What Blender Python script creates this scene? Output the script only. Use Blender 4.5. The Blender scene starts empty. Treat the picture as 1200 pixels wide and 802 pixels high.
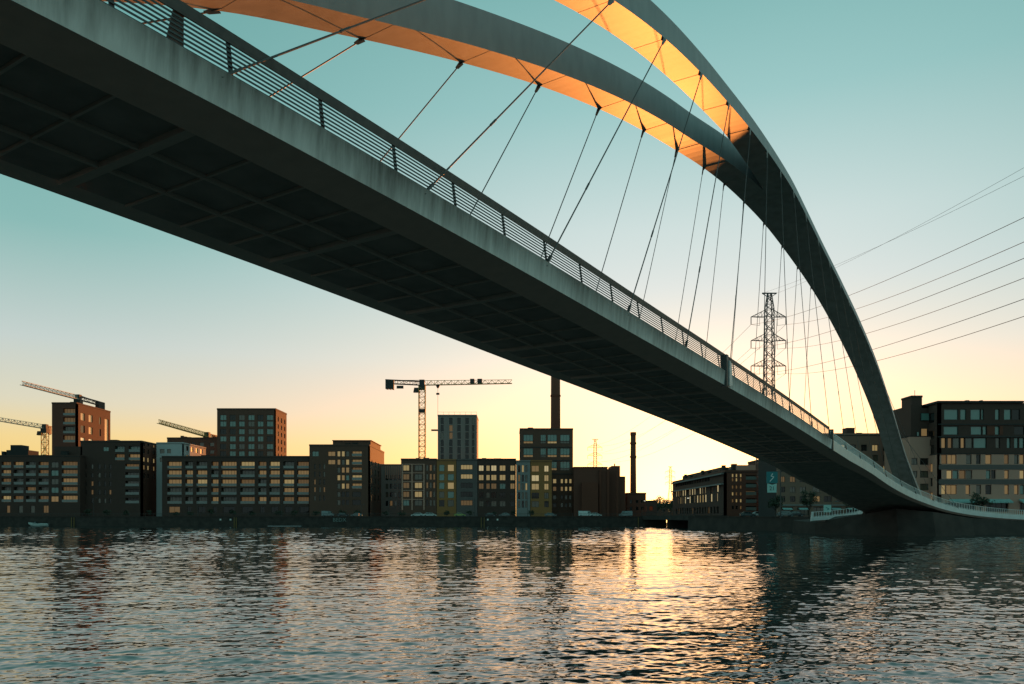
import bpy, bmesh, math, random
import numpy as np
from mathutils import Vector, Matrix

random.seed(7)
rng = np.random.default_rng(7)
R = math.radians
scene = bpy.context.scene
COL = scene.collection

# ------------------------------------------------------------------ camera, sky, sun, exposure
EYE = 3.8            # camera height above the water
FPX = 933.0          # focal length in photo pixels (28 mm on a 36 mm sensor)
HOR = 605.0          # horizon row in the photo
EXPO = 1.2
GAIN = 2.0 ** (-EXPO)

cam_data = bpy.data.cameras.new('camera')
cam_data.lens = 28.0
cam_data.sensor_width = 36.0
cam_data.shift_y = 0.170
cam_data.clip_start = 0.1
cam_data.clip_end = 9000
camera = bpy.data.objects.new('camera', cam_data)
camera.location = (0, 0, EYE)
camera.rotation_euler = (R(90), 0, 0)
COL.objects.link(camera)
scene.camera = camera

SUN_AZ = R(13.0)     # clockwise from +Y
SUN_EL = R(1.3)
sun_vec = Vector((math.sin(SUN_AZ) * math.cos(SUN_EL), math.cos(SUN_AZ) * math.cos(SUN_EL), math.sin(SUN_EL)))
sd = bpy.data.lights.new('sun', 'SUN')
sd.energy = 2.3
sd.angle = R(0.5)
sd.color = (1.0, 0.30, 0.06)
sun = bpy.data.objects.new('sun', sd)
sun.rotation_euler = (-sun_vec).to_track_quat('-Z', 'Y').to_euler()
sun.location = (60, 260, 120)
COL.objects.link(sun)

world = bpy.data.worlds.new('World')
scene.world = world
world.use_nodes = True
wt = world.node_tree
wt.nodes.clear()


def wn(kind, **kw):
    n = wt.nodes.new(kind)
    for k, v in kw.items():
        setattr(n, k, v)
    return n


def wmath(op, a, b=None):
    n = wn('ShaderNodeMath', operation=op)
    for i, v in enumerate((a, b)):
        if v is None:
            continue
        if isinstance(v, (int, float)):
            n.inputs[i].default_value = v
        else:
            wt.links.new(v, n.inputs[i])
    return n.outputs[0]


tc = wn('ShaderNodeTexCoord')
sep = wn('ShaderNodeSeparateXYZ')
wt.links.new(tc.outputs['Generated'], sep.inputs[0])
elev = wmath('MULTIPLY', wmath('ARCSINE', wmath('MAXIMUM', sep.outputs[2], 0.0)), 180 / math.pi / 90)


def ramp(stops):
    n = wn('ShaderNodeValToRGB')
    n.color_ramp.interpolation = 'B_SPLINE' if False else 'EASE' if False else 'LINEAR'
    els = n.color_ramp.elements
    while len(els) < len(stops):
        els.new(0.5)
    for e, (deg, c) in zip(els, stops):
        e.position = deg / 90.0
        e.color = (c[0] * GAIN, c[1] * GAIN, c[2] * GAIN, 1)
    wt.links.new(elev, n.inputs[0])
    return n.outputs[0]


def srgb(c):
    return tuple((v / 255 / 12.92) if v < 11 else ((v / 255 + .055) / 1.055) ** 2.4 for v in c)


sun_side = ramp([(d, srgb(c)) for d, c in ((0, (255, 200, 125)), (4, (255, 208, 160)), (7.6, (250, 222, 198)), (11, (232, 230, 218)), (15.6, (214, 225, 224)),
                                           (19.5, (202, 220, 219)), (27, (153, 198, 197)), (34, (122, 178, 176)), (48, (92, 150, 150)), (90, (66, 122, 124)))])
side_sky = ramp([(d, srgb(c)) for d, c in ((0, (244, 196, 104)), (3, (242, 206, 124)), (5, (238, 212, 148)), (7.2, (217, 213, 190)), (11, (194, 207, 204)),
                                           (17.7, (135, 184, 180)), (26, (112, 170, 167)), (45, (88, 148, 146)), (90, (66, 122, 124)))])
far_side = ramp([(0, (.27, .34, .33)), (6, (.26, .39, .375)), (14, (.22, .43, .41)), (25, (.165, .41, .39)), (45, (.10, .32, .315)), (90, (.054, .195, .205))])
hx, hy = math.sin(SUN_AZ), math.cos(SUN_AZ)
hlen = wmath('SQRT', wmath('ADD', wmath('MULTIPLY', sep.outputs[0], sep.outputs[0]), wmath('MULTIPLY', sep.outputs[1], sep.outputs[1])))
caz = wmath('DIVIDE', wmath('ADD', wmath('MULTIPLY', sep.outputs[0], hx), wmath('MULTIPLY', sep.outputs[1], hy)), wmath('MAXIMUM', hlen, 1e-4))
phi = wmath('MULTIPLY', wmath('ARCCOSINE', wmath('MINIMUM', caz, 1.0)), 180 / math.pi)


def sky_mix(lo, hi, p0, p1):
    m = wn('ShaderNodeMapRange', interpolation_type='SMOOTHSTEP')
    m.inputs[1].default_value = p0
    m.inputs[2].default_value = p1
    wt.links.new(phi, m.inputs[0])
    c = wn('ShaderNodeMix', data_type='RGBA')
    wt.links.new(m.outputs[0], c.inputs[0])
    wt.links.new(lo, c.inputs[6])
    wt.links.new(hi, c.inputs[7])
    return c


mixc = sky_mix(sky_mix(sun_side, side_sky, 4, 46).outputs[2], far_side, 50, 125)
# glow round the sun, low over the horizon
def glow_layer(base, az_pow, el_scale, col):
    g = wmath('MULTIPLY', wmath('POWER', wmath('MAXIMUM', caz, 0.0), az_pow), wmath('POWER', 2.718, wmath('MULTIPLY', wmath('POWER', wmath('MULTIPLY', elev, 90 / el_scale), 2.0), -1.0)))
    gc = wn('ShaderNodeMix', data_type='RGBA')
    gc.inputs[6].default_value = (0, 0, 0, 1)
    gc.inputs[7].default_value = (col[0] * GAIN, col[1] * GAIN, col[2] * GAIN, 1)
    wt.links.new(g, gc.inputs[0])
    ad = wn('ShaderNodeVectorMath', operation='ADD')
    wt.links.new(base, ad.inputs[0])
    wt.links.new(gc.outputs[2], ad.inputs[1])
    return ad.outputs[0]


lay = glow_layer(mixc.outputs[2], 8.0, 7.5, (.6, .24, .02))
lay = glow_layer(lay, 22.0, 8.0, (1.5, .72, .16))
lay = glow_layer(lay, 70.0, 7.0, (2.0, 1.1, .50))
bg = wn('ShaderNodeBackground')
bg.inputs[1].default_value = 1.0
wt.links.new(lay, bg.inputs[0])
sky = wn('ShaderNodeTexSky', sky_type='NISHITA')
sky.sun_disc = False
sky.sun_elevation = SUN_EL
sky.sun_rotation = SUN_AZ
sky.air_density = 1.2
sky.dust_density = 2.0
bg2 = wn('ShaderNodeBackground')
bg2.inputs[1].default_value = 0.006
wt.links.new(sky.outputs[0], bg2.inputs[0])
adds = wn('ShaderNodeAddShader')
wt.links.new(bg.outputs[0], adds.inputs[0])
wt.links.new(bg2.outputs[0], adds.inputs[1])
wo = wn('ShaderNodeOutputWorld')
wt.links.new(adds.outputs[0], wo.inputs[0])

vs = scene.view_settings
vs.view_transform = 'Standard'
vs.look = 'None'
vs.exposure = EXPO
vs.gamma = 1.0
vs.use_curve_mapping = False
scene.render.engine = 'CYCLES'
scene.render.resolution_x = 1024
scene.render.resolution_y = 684
scene.cycles.max_bounces = 6

# ------------------------------------------------------------------ materials
MATS = {}


def mat(name, color, rough=0.7, metal=0.0, noise=0.0, scale=1.0, bump=0.0, emit=None, spec=0.5, stretch=None, dark=None):
    m = bpy.data.materials.new(name)
    m.use_nodes = True
    nt = m.node_tree
    b = nt.nodes['Principled BSDF']
    b.inputs['Base Color'].default_value = (*color, 1)
    b.inputs['Roughness'].default_value = rough
    b.inputs['Metallic'].default_value = metal
    b.inputs['Specular IOR Level'].default_value = spec
    if noise or bump:
        tcn = nt.nodes.new('ShaderNodeTexCoord')
        mp = nt.nodes.new('ShaderNodeMapping')
        if stretch:
            mp.inputs['Scale'].default_value = stretch
        nt.links.new(tcn.outputs['Object'], mp.inputs[0])
        nz = nt.nodes.new('ShaderNodeTexNoise')
        nz.inputs['Scale'].default_value = scale
        nz.inputs['Detail'].default_value = 6
        nt.links.new(mp.outputs[0], nz.inputs['Vector'])
        if noise:
            cr = nt.nodes.new('ShaderNodeValToRGB')
            lo = dark if dark else tuple(c * (1 - noise) for c in color)
            hi = tuple(min(1, c * (1 + noise * .6)) for c in color)
            cr.color_ramp.elements[0].position = .32
            cr.color_ramp.elements[1].position = .68
            cr.color_ramp.elements[0].color = (*lo, 1)
            cr.color_ramp.elements[1].color = (*hi, 1)
            nt.links.new(nz.outputs[0], cr.inputs[0])
            nt.links.new(cr.outputs[0], b.inputs['Base Color'])
        if bump:
            bp = nt.nodes.new('ShaderNodeBump')
            bp.inputs['Strength'].default_value = bump
            bp.inputs['Distance'].default_value = .05
            nt.links.new(nz.outputs[0], bp.inputs['Height'])
            nt.links.new(bp.outputs[0], b.inputs['Normal'])
    if emit:
        b.inputs['Emission Color'].default_value = (*emit[0], 1)
        b.inputs['Emission Strength'].default_value = emit[1] * GAIN
    MATS[name] = m
    return m


def brick_mat(name, c1, c2, mortar, rough=.85):
    m = bpy.data.materials.new(name)
    m.use_nodes = True
    nt = m.node_tree
    b = nt.nodes['Principled BSDF']
    b.inputs['Roughness'].default_value = rough
    tcn = nt.nodes.new('ShaderNodeTexCoord')
    nz = nt.nodes.new('ShaderNodeTexNoise')
    nz.inputs['Scale'].default_value = .35
    nz.inputs['Detail'].default_value = 8
    nt.links.new(tcn.outputs['Object'], nz.inputs['Vector'])
    nz2 = nt.nodes.new('ShaderNodeTexNoise')
    nz2.inputs['Scale'].default_value = 5.0
    nz2.inputs['Detail'].default_value = 3
    nt.links.new(tcn.outputs['Object'], nz2.inputs['Vector'])
    mx = nt.nodes.new('ShaderNodeMix')
    mx.data_type = 'RGBA'
    mx.inputs[6].default_value = (*c1, 1)
    mx.inputs[7].default_value = (*c2, 1)
    nt.links.new(nz.outputs[0], mx.inputs[0])
    mx2 = nt.nodes.new('ShaderNodeMix')
    mx2.data_type = 'RGBA'
    mx2.inputs[7].default_value = (*mortar, 1)
    nt.links.new(mx.outputs[2], mx2.inputs[6])
    mm = nt.nodes.new('ShaderNodeMapRange')
    mm.inputs[1].default_value = .5
    mm.inputs[2].default_value = .8
    mm.inputs[4].default_value = .6
    nt.links.new(nz2.outputs[0], mm.inputs[0])
    nt.links.new(mm.outputs[0], mx2.inputs[0])
    nt.links.new(mx2.outputs[2], b.inputs['Base Color'])
    MATS[name] = m
    return m


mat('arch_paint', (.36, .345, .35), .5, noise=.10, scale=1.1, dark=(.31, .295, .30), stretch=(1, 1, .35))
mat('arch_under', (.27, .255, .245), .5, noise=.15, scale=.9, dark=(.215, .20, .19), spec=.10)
mat('steel_dark', (.06, .06, .06), .5, .3)
mat('rail_steel', (.07, .075, .075), .5, .2)
mat('wood_rail', (.085, .075, .07), .6, noise=.3, scale=3)
mat('cable', (.10, .10, .10), .55, .0, spec=.3)
mat('soffit', (.36, .27, .235), .8, noise=.25, scale=.8)
mat('soffit_panel', (.33, .245, .22), .85, noise=.25, scale=.6)
mat('rib', (.50, .37, .32), .75, noise=.07, scale=1.5)
mat('pale_steel', (.66, .66, .65), .5, noise=.12, scale=1.2)
mat('concrete_dark', (.05, .036, .031), .9, noise=.35, scale=.4, bump=.3)
mat('concrete', (.16, .155, .15), .9, noise=.3, scale=.5, bump=.3)
mat('stone_quay', (.048, .036, .031), .9, noise=.45, scale=.6, bump=.4)
mat('asphalt', (.05, .05, .05), .9, noise=.25, scale=.2)
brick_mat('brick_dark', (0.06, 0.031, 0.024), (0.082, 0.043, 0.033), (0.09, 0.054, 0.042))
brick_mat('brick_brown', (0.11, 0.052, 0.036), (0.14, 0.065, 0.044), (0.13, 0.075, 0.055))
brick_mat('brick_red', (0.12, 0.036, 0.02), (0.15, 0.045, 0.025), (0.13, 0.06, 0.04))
brick_mat('brick_tower', (0.12, 0.042, 0.028), (0.15, 0.054, 0.034), (0.13, 0.07, 0.05))
brick_mat('render_beige', (0.5, 0.265, 0.2), (0.56, 0.305, 0.235), (0.4, 0.225, 0.17))
brick_mat('render_ochre', (0.3, 0.135, 0.045), (0.35, 0.16, 0.055), (0.28, 0.13, 0.05))
brick_mat('render_grey', (0.12, 0.095, 0.09), (0.15, 0.118, 0.112), (0.12, 0.1, 0.095))
brick_mat('render_white', (.42, .42, .42), (.50, .50, .50), (.45, .45, .45))
brick_mat('render_taupe', (0.21, 0.125, 0.092), (0.25, 0.15, 0.11), (0.19, 0.12, 0.09))
brick_mat('panel_grey', (.25, .20, .185), (.29, .235, .215), (.25, .21, .195))
brick_mat('pale_strip', (.22, .215, .21), (.26, .25, .245), (.24, .235, .23))
mat('roof', (.030, .029, .028), .9)
mat('frame_dark', (.025, .024, .023), .6)
mat('frame_pale', (.25, .25, .24), .6)
mat('glass', (.012, .013, .013), .06, spec=.5)
mat('glass_teal', (.12, .25, .22), .10, spec=1.0)
mat('glass_soft', (.10, .085, .06), .12, spec=.9)
mat('balcony_glass', (.14, .18, .17), .12, spec=.9)
for i, (c, e) in enumerate((((1, .72, .30), .26), ((1, .62, .24), .16), ((1, .80, .42), .42), ((1, .55, .20), .09))):
    mat('lit%d' % i, (.08, .06, .04), .25, emit=(c, e))  # emissive panes
mat('lamp_glow', (.8, .8, .8), .5, emit=((1, .9, .7), 1.0))
mat('white_paint', (.82, .82, .81), .5, noise=.08, scale=.8)
mat('crane_yellow', (.42, .29, .06), .6, noise=.2, scale=1)
mat('crane_white', (.40, .38, .33), .6)
mat('crane_dark', (.045, .04, .038), .7)
mat('pylon_steel', (.085, .085, .085), .5, .4)
mat('wire', (.025, .025, .025), .9, 0, spec=.05)
mat('leaf', (.035, .045, .022), .8, noise=.4, scale=.6)
mat('bark', (.045, .035, .028), .9)
mat('car_white', (.55, .60, .60), .25)
mat('car_green', (.32, .40, .10), .3)
mat('car_grey', (.16, .19, .20), .25, .3)
mat('car_dark', (.04, .045, .05), .25, .3)
mat('tyre', (.02, .02, .02), .9)
mat('car_glass', (.03, .04, .04), .08, spec=1.0)
mat('head_light', (.7, .7, .65), .3)
mat('boat_white', (.50, .58, .57), .35)
mat('motor_black', (.03, .03, .03), .5)
mat('sign_teal', (.004, .17, .19), .5)
mat('sign_pale', (.36, .60, .56), .6)
mat('sign_white', (.72, .75, .74), .6)
mat('sign_ink', (.03, .06, .06), .6)
mat('post_yellow', (.22, .14, .04), .7)
mat('awning_teal', (.28, .48, .46), .7)
mat('lettering', (.17, .22, .21), .8)
mat('white_plate', (.75, .75, .72), .6)


def fascia_material():
    m = bpy.data.materials.new('fascia_concrete')
    m.use_nodes = True
    nt = m.node_tree
    b = nt.nodes['Principled BSDF']
    b.inputs['Roughness'].default_value = .75
    uv = nt.nodes.new('ShaderNodeUVMap')
    uv.uv_map = 'run'
    sp = nt.nodes.new('ShaderNodeSeparateXYZ')
    nt.links.new(uv.outputs[0], sp.inputs[0])
    mp = nt.nodes.new('ShaderNodeMapping')
    mp.inputs['Scale'].default_value = (2.6, .33, 1)
    nt.links.new(uv.outputs[0], mp.inputs[0])
    st = nt.nodes.new('ShaderNodeTexNoise')
    st.inputs['Scale'].default_value = 1.0
    st.inputs['Detail'].default_value = 7
    st.inputs['Roughness'].default_value = .65
    nt.links.new(mp.outputs[0], st.inputs['Vector'])
    big = nt.nodes.new('ShaderNodeTexNoise')
    big.inputs['Scale'].default_value = .18
    nt.links.new(uv.outputs[0], big.inputs['Vector'])
    # run-off streaks: start at the top edge, each as long as its own noise value
    a = nt.nodes.new('ShaderNodeMath'); a.operation = 'MULTIPLY_ADD'
    nt.links.new(sp.outputs[1], a.inputs[0]); a.inputs[1].default_value = -.42; a.inputs[2].default_value = .10
    c = nt.nodes.new('ShaderNodeMath'); c.operation = 'ADD'
    nt.links.new(a.outputs[0], c.inputs[0]); nt.links.new(st.outputs[0], c.inputs[1])
    d = nt.nodes.new('ShaderNodeMath'); d.operation = 'MULTIPLY_ADD'
    nt.links.new(big.outputs[0], d.inputs[0]); d.inputs[1].default_value = .9; d.inputs[2].default_value = -.33
    e = nt.nodes.new('ShaderNodeMath'); e.operation = 'ADD'
    nt.links.new(c.outputs[0], e.inputs[0]); nt.links.new(d.outputs[0], e.inputs[1])
    cr = nt.nodes.new('ShaderNodeValToRGB')
    cr.color_ramp.elements[0].position = .10
    cr.color_ramp.elements[0].color = (.70, .69, .67, 1)
    cr.color_ramp.elements[1].position = .95
    cr.color_ramp.elements[1].color = (.08, .066, .056, 1)
    nt.links.new(e.outputs[0], cr.inputs[0])
    nt.links.new(cr.outputs[0], b.inputs['Base Color'])
    MATS['fascia'] = m


fascia_material()


def water_material():
    m = bpy.data.materials.new('water')
    m.use_nodes = True
    nt = m.node_tree
    b = nt.nodes['Principled BSDF']
    b.inputs['Base Color'].default_value = (.028, .036, .034, 1)
    b.inputs['Roughness'].default_value = .012
    b.inputs['IOR'].default_value = 1.58
    geo = nt.nodes.new('ShaderNodeNewGeometry')
    prev = None
    for sc, dist, strength, stretch in ((5.0, .004, .5, (1, 1.6, 1)),):
        mp = nt.nodes.new('ShaderNodeMapping')
        mp.inputs['Scale'].default_value = stretch
        mp.inputs['Rotation'].default_value = (0, 0, R(9))
        nt.links.new(geo.outputs['Position'], mp.inputs[0])
        nz = nt.nodes.new('ShaderNodeTexNoise')
        nz.inputs['Scale'].default_value = sc
        nz.inputs['Detail'].default_value = 3.5
        nz.inputs['Distortion'].default_value = .4
        nt.links.new(mp.outputs[0], nz.inputs['Vector'])
        bp = nt.nodes.new('ShaderNodeBump')
        bp.inputs['Strength'].default_value = strength
        bp.inputs['Distance'].default_value = dist
        nt.links.new(nz.outputs[0], bp.inputs['Height'])
        if prev:
            nt.links.new(prev.outputs[0], bp.inputs['Normal'])
        prev = bp
    nt.links.new(prev.outputs[0], b.inputs['Normal'])
    MATS['water'] = m


water_material()


# ------------------------------------------------------------------ mesh helpers
class MB:
    """collects shapes; build() links them as ONE mesh object"""

    def __init__(self):
        self.v = []
        self.f = []

    def add(self, verts, faces):
        o = len(self.v)
        self.v += [tuple(p) for p in verts]
        self.f += [tuple(i + o for i in f) for f in faces]
        return self

    def box(self, x0, x1, y0, y1, z0, z1):
        return self.add([(x0, y0, z0), (x1, y0, z0), (x1, y1, z0), (x0, y1, z0), (x0, y0, z1), (x1, y0, z1), (x1, y1, z1), (x0, y1, z1)],
                        [(0, 3, 2, 1), (4, 5, 6, 7), (0, 1, 5, 4), (1, 2, 6, 5), (2, 3, 7, 6), (3, 0, 4, 7)])

    def hexa(self, bottom, top):
        n = len(bottom)
        f = [tuple(range(n - 1, -1, -1)), tuple(range(n, 2 * n))]
        f += [(i, (i + 1) % n, n + (i + 1) % n, n + i) for i in range(n)]
        return self.add(list(bottom) + list(top), f)

    def bar(self, a, b, w, h=None, up=(0, 0, 1)):
        """rectangular bar from a to b"""
        a = Vector(a); b = Vector(b)
        h = h or w
        t = (b - a).normalized()
        upv = Vector(up)
        if abs(t.dot(upv)) > .98:
            upv = Vector((0, 1, 0))
        s = t.cross(upv).normalized() * (w / 2)
        q = s.cross(t).normalized() * (h / 2)
        return self.hexa([a - s - q, a + s - q, a + s + q, a - s + q], [b - s - q, b + s - q, b + s + q, b - s + q])

    def tube(self, a, b, r0, r1=None, n=8):
        a = Vector(a); b = Vector(b)
        r1 = r0 if r1 is None else r1
        t = (b - a).normalized()
        s = t.orthogonal().normalized()
        q = t.cross(s)
        cs = [(math.cos(2 * math.pi * i / n), math.sin(2 * math.pi * i / n)) for i in range(n)]
        return self.hexa([a + (s * c + q * d) * r0 for c, d in cs], [b + (s * c + q * d) * r1 for c, d in cs])

    def loft(self, rings, closed=True, caps=True):
        n = len(rings[0])
        v = [p for r in rings for p in r]
        f = []
        m = n if closed else n - 1
        for i in range(len(rings) - 1):
            for j in range(m):
                k = (j + 1) % n
                f.append((i * n + j, (i + 1) * n + j, (i + 1) * n + k, i * n + k))
        if caps and closed:
            f.append(tuple(range(n)))
            f.append(tuple((len(rings) - 1) * n + j for j in range(n - 1, -1, -1)))
        return self.add(v, f)

    def mesh(self, name, m, smooth=False):
        me = bpy.data.meshes.new(name)
        me.from_pydata(self.v, [], self.f)
        me.materials.append(MATS[m])
        bm = bmesh.new()
        bm.from_mesh(me)
        bmesh.ops.recalc_face_normals(bm, faces=bm.faces)
        bm.to_mesh(me)
        bm.free()
        if smooth:
            for p in me.polygons:
                p.use_smooth = True
        return me

    def build(self, name, m, parent=None, smooth=False, loc=(0, 0, 0)):
        return link(name, self.mesh(name, m, smooth), parent, loc)


def link(name, me, parent=None, loc=(0, 0, 0), rz=0):
    o = bpy.data.objects.new(name, me)
    o.location = loc
    o.rotation_euler = (0, 0, rz)
    o.parent = parent
    COL.objects.link(o)
    return o


def tag(o, label=None, cat=None, group=None, kind=None):
    if label: o['label'] = label
    if cat: o['category'] = cat
    if group: o['group'] = group
    if kind: o['kind'] = kind
    return o


def thing(name, label, cat, loc=(0, 0, 0), rz=0, group=None):
    o = bpy.data.objects.new(name, None)
    o.location = loc
    o.rotation_euler = (0, 0, rz)
    COL.objects.link(o)
    return tag(o, label, cat, group)


def copy_tree(o, parent=None):
    c = o.copy()
    COL.objects.link(c)
    c.parent = parent
    for ch in o.children:
        copy_tree(ch, c)
    return c


def mx(px, Y):                       # metres to the right of the camera axis at distance Y
    return (px - 600.0) / FPX * Y


def mz(py, Y):                       # metres above the water at distance Y
    return EYE + (HOR - py) / FPX * Y


# ------------------------------------------------------------------ water and land
def make_water():
    # rows get wider apart with distance; wave lengths too short for the local mesh are left to the bump
    y = [12.0]
    while y[-1] < 300:
        y.append(y[-1] + .055 + max(0, y[-1] - 14) * .0022)
    ys = np.array([-700, -200, -60, -20, 0, 8] + y + [330, 460])
    a = np.linspace(-.84, .84, 1040)
    a = np.concatenate([[-80, -25, -8, -2.5, -1.1], a, [1.1, 2.5, 8, 25, 80]])
    Y = np.repeat(ys[:, None], len(a), 1)
    X = a[None, :] * (np.clip(ys, 8, 320)[:, None] + 5)
    Z = np.zeros_like(X)
    r = np.random.default_rng(3)
    cell = np.maximum(.055 + np.maximum(0, Y - 14) * .0022, .0016 * (Y + 5))
    for lam, slope, cnt in ((9.0, .010, 4), (4.6, .018, 8), (2.6, .028, 12), (1.4, .044, 16), (.75, .066, 18), (.42, .092, 18), (.24, .105, 16), (.15, .09, 10)):
        for _ in range(cnt):
            an = r.normal(R(96), R(34 if lam > 1 else 50))
            l = lam * r.uniform(.72, 1.38)
            kx, ky = math.cos(an) * 2 * math.pi / l, math.sin(an) * 2 * math.pi / l
            ph = r.uniform(0, 6.28)
            u1, u2 = r.uniform(.4, 1.6, 2)
            w = kx * X + ky * Y + ph + 1.1 * np.sin((.5 / lam) * X * u1 + (.7 / lam) * Y * u2 + ph * 2)
            fade = np.clip((l - 2.0 * cell) / (1.5 * cell), 0, 1)
            if not fade.any():
                continue
            amp = .62 * slope * l / (2 * math.pi) * math.sqrt(2.0 / cnt)
            sn = np.sin(w)
            Z += fade * amp * (sn + .5 * (sn * sn - .5))
    off = np.clip((Y - 55) / 130, 0, 1)
    patch = (1 + 1.8 * off * off * (3 - 2 * off)) * (.76 + .34 * np.sin(X * .055 + 1.3 * np.sin(Y * .031)) * np.sin(Y * .043 + 1.1 * np.sin(X * .027 + 2)))
    edge = np.clip((.84 - np.abs(a)) / .03, 0, 1)[None, :] * np.clip((Y - 12) / 2, 0, 1) * np.clip((299 - Y) / 8, 0, 1)
    Z *= edge * patch
    nr, nc = X.shape
    v = np.stack([X, Y, Z], -1).reshape(-1, 3)
    i = np.arange((nr - 1) * (nc - 1))
    rr, cc = i // (nc - 1), i % (nc - 1)
    a = rr * nc + cc
    quads = np.stack([a, a + 1, a + 1 + nc, a + nc], -1)
    me = bpy.data.meshes.new('water')
    me.vertices.add(len(v))
    me.vertices.foreach_set('co', v.astype(np.float32).ravel())
    me.loops.add(quads.size)
    me.loops.foreach_set('vertex_index', quads.astype(np.int32).ravel())
    me.polygons.add(len(quads))
    me.polygons.foreach_set('loop_start', np.arange(0, quads.size, 4, dtype=np.int32))
    me.polygons.foreach_set('loop_total', np.full(len(quads), 4, dtype=np.int32))
    me.update()
    me.polygons.foreach_set('use_smooth', np.ones(len(quads), dtype=bool))
    me.materials.append(MATS['water'])
    tag(link('water', me), kind='structure')


make_water()

GZ = 3.6      # level of the quays
SHORE = [(-4000, 295), (49, 295), (49.5, 420), (84, 420), (84, 236), (52, 234), (61, 214), (69.5, 196), (68, 172), (72, 166), (80, 160), (105, 166.5), (300, 168), (4000, 170)]
ground = MB()
top = [(x, y, GZ) for x, y in SHORE] + [(4000, 6000, GZ), (-4000, 6000, GZ)]
ground.add(top, [tuple(range(len(top)))])
tag(ground.build('ground', 'asphalt'), kind='structure')


def quay(label, pts, m, top_z=GZ + .12):
    t = thing('quay_wall', label, 'wall', (pts[0][0], pts[0][1], 0))
    o = Vector((pts[0][0], pts[0][1], 0))
    for (a, b) in zip(pts[:-1], pts[1:]):
        a = Vector((*a, 0)) - o
        b = Vector((*b, 0)) - o
        d = (b - a).normalized()
        nrm = Vector((d.y, -d.x, 0))
        wl = MB()
        wl.hexa([a + nrm * .5 + Vector((0, 0, -2)), b + nrm * .5 + Vector((0, 0, -2)), b - nrm * .6 + Vector((0, 0, -2)), a - nrm * .6 + Vector((0, 0, -2))],
                [a + nrm * .15 + Vector((0, 0, top_z - .3)), b + nrm * .15 + Vector((0, 0, top_z - .3)), b - nrm * .6 + Vector((0, 0, top_z - .3)), a - nrm * .6 + Vector((0, 0, top_z - .3))])
        wl.build('wall_face', m, t)
        cp = MB()
        cp.hexa([a + nrm * .28 + Vector((0, 0, top_z - .297)), b + nrm * .28 + Vector((0, 0, top_z - .297)), b - nrm * .7 + Vector((0, 0, top_z - .297)), a - nrm * .7 + Vector((0, 0, top_z - .297))],
                [a + nrm * .28 + Vector((0, 0, top_z)), b + nrm * .28 + Vector((0, 0, top_z)), b - nrm * .7 + Vector((0, 0, top_z)), a - nrm * .7 + Vector((0, 0, top_z))])
        cp.build('coping', 'concrete_dark', t)
    return t


q_left = quay('long dark stone quay wall below the row of apartment blocks', [(-420, 294.9), (48.9, 294.9)], 'stone_quay')
q_right = quay('stone quay wall with angled faces below the shopfronts beside the footbridge landing', [(51.9, 233.8), (60.9, 213.8), (69.4, 195.8), (67.9, 171.8), (72, 165.8)], 'concrete_dark')

# near bank under the near end of the footbridge (behind the camera's left shoulder)
nb = MB()
nb.hexa([(-70, -60, -2), (-20, -60, -2), (-22, 3, -2), (-70, 14, -2)], [(-70, -58, 2.2), (-24, -58, 2.2), (-26, 0, 2.2), (-70, 9, 2.2)])
tag(nb.build('near_bank', 'asphalt'), kind='structure')

# ------------------------------------------------------------------ the footbridge
KB, CB = .656, 25.41
LB = math.hypot(KB, 1)
UX, UY = KB / LB, 1 / LB
NX, NY = -UY, UX                       # across the deck, away from the camera
WID = 11.3


def bp(q, t, z=0.0):
    """q = distance of the deck's near edge line, t = metres across the deck, z = height"""
    return Vector((KB * q - CB + NX * t, q + NY * t, z))


def smooth_table(xs, ys, x):
    # natural-looking cubic through a table (Catmull-Rom style)
    xs = np.asarray(xs, float); ys = np.asarray(ys, float)
    m = np.gradient(ys, xs)
    x = np.clip(x, xs[0], xs[-1])
    i = np.clip(np.searchsorted(xs, x) - 1, 0, len(xs) - 2)
    h = xs[i + 1] - xs[i]
    s = (x - xs[i]) / h
    return ((1 + 2 * s) * (1 - s) ** 2 * ys[i] + s * (1 - s) ** 2 * h * m[i] + s * s * (3 - 2 * s) * ys[i + 1] + s * s * (s - 1) * h * m[i + 1])


DQ = [-20, -8, 5, 22, 30, 40, 52.5, 65.5, 80, 98, 112]
DZ = [15.6, 16.6, 17.4, 17.82, 17.6, 17.16, 16.45, 15.75, 14.88, 13.55, 12.45]


def deck_z(q):
    return float(smooth_table(DQ, DZ, q))


CELL = 8.3 / 4
Q0 = 25.0
straight_q = [Q0 + CELL * i for i in range(-16, 42)]        # -8.2 .. 110
QEND = straight_q[-1]
pN = bp(QEND, 0, deck_z(QEND))
pF = bp(QEND, WID, deck_z(QEND))
flareN = [pN, (55.3, 122.5, 11.55), (65, 135, 9.45), (75, 146, 7.5), (86.4, 155, 5.5), (96, 160, 4.5), (105, 163, 3.95), (117, 165, 3.78), (140, 166, 3.75)]
flareF = [pF, (45.9, 130, 11.2), (54, 141, 9.6), (61.5, 150, 7.7), (67, 156, 6.2), (70.3, 159.8, 5.2), (70.2, 162.3, 4.6), (67.5, 163.8, 4.1), (61.7, 164.2, 3.55)]


def resample(pts, n):
    P = np.array([tuple(p) for p in pts])
    s = np.concatenate([[0], np.cumsum(np.linalg.norm(np.diff(P, axis=0), axis=1))])
    u = np.linspace(0, s[-1], n)
    return [Vector([float(smooth_table(s, P[:, k], x)) for k in range(3)]) for x in u]


NFL = 44
fn = resample(flareN, NFL)
ff = resample(flareF, NFL)
ST = []          # stations: (near edge, far edge, fascia height)
for q in straight_q[:-1]:
    ST.append((bp(q, 0, deck_z(q)), bp(q, WID, deck_z(q)), 1.15))
for i in range(NFL):
    ST.append((fn[i], ff[i], 1.15 - .40 * i / (NFL - 1)))
NSTR = len(straight_q) - 1

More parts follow.
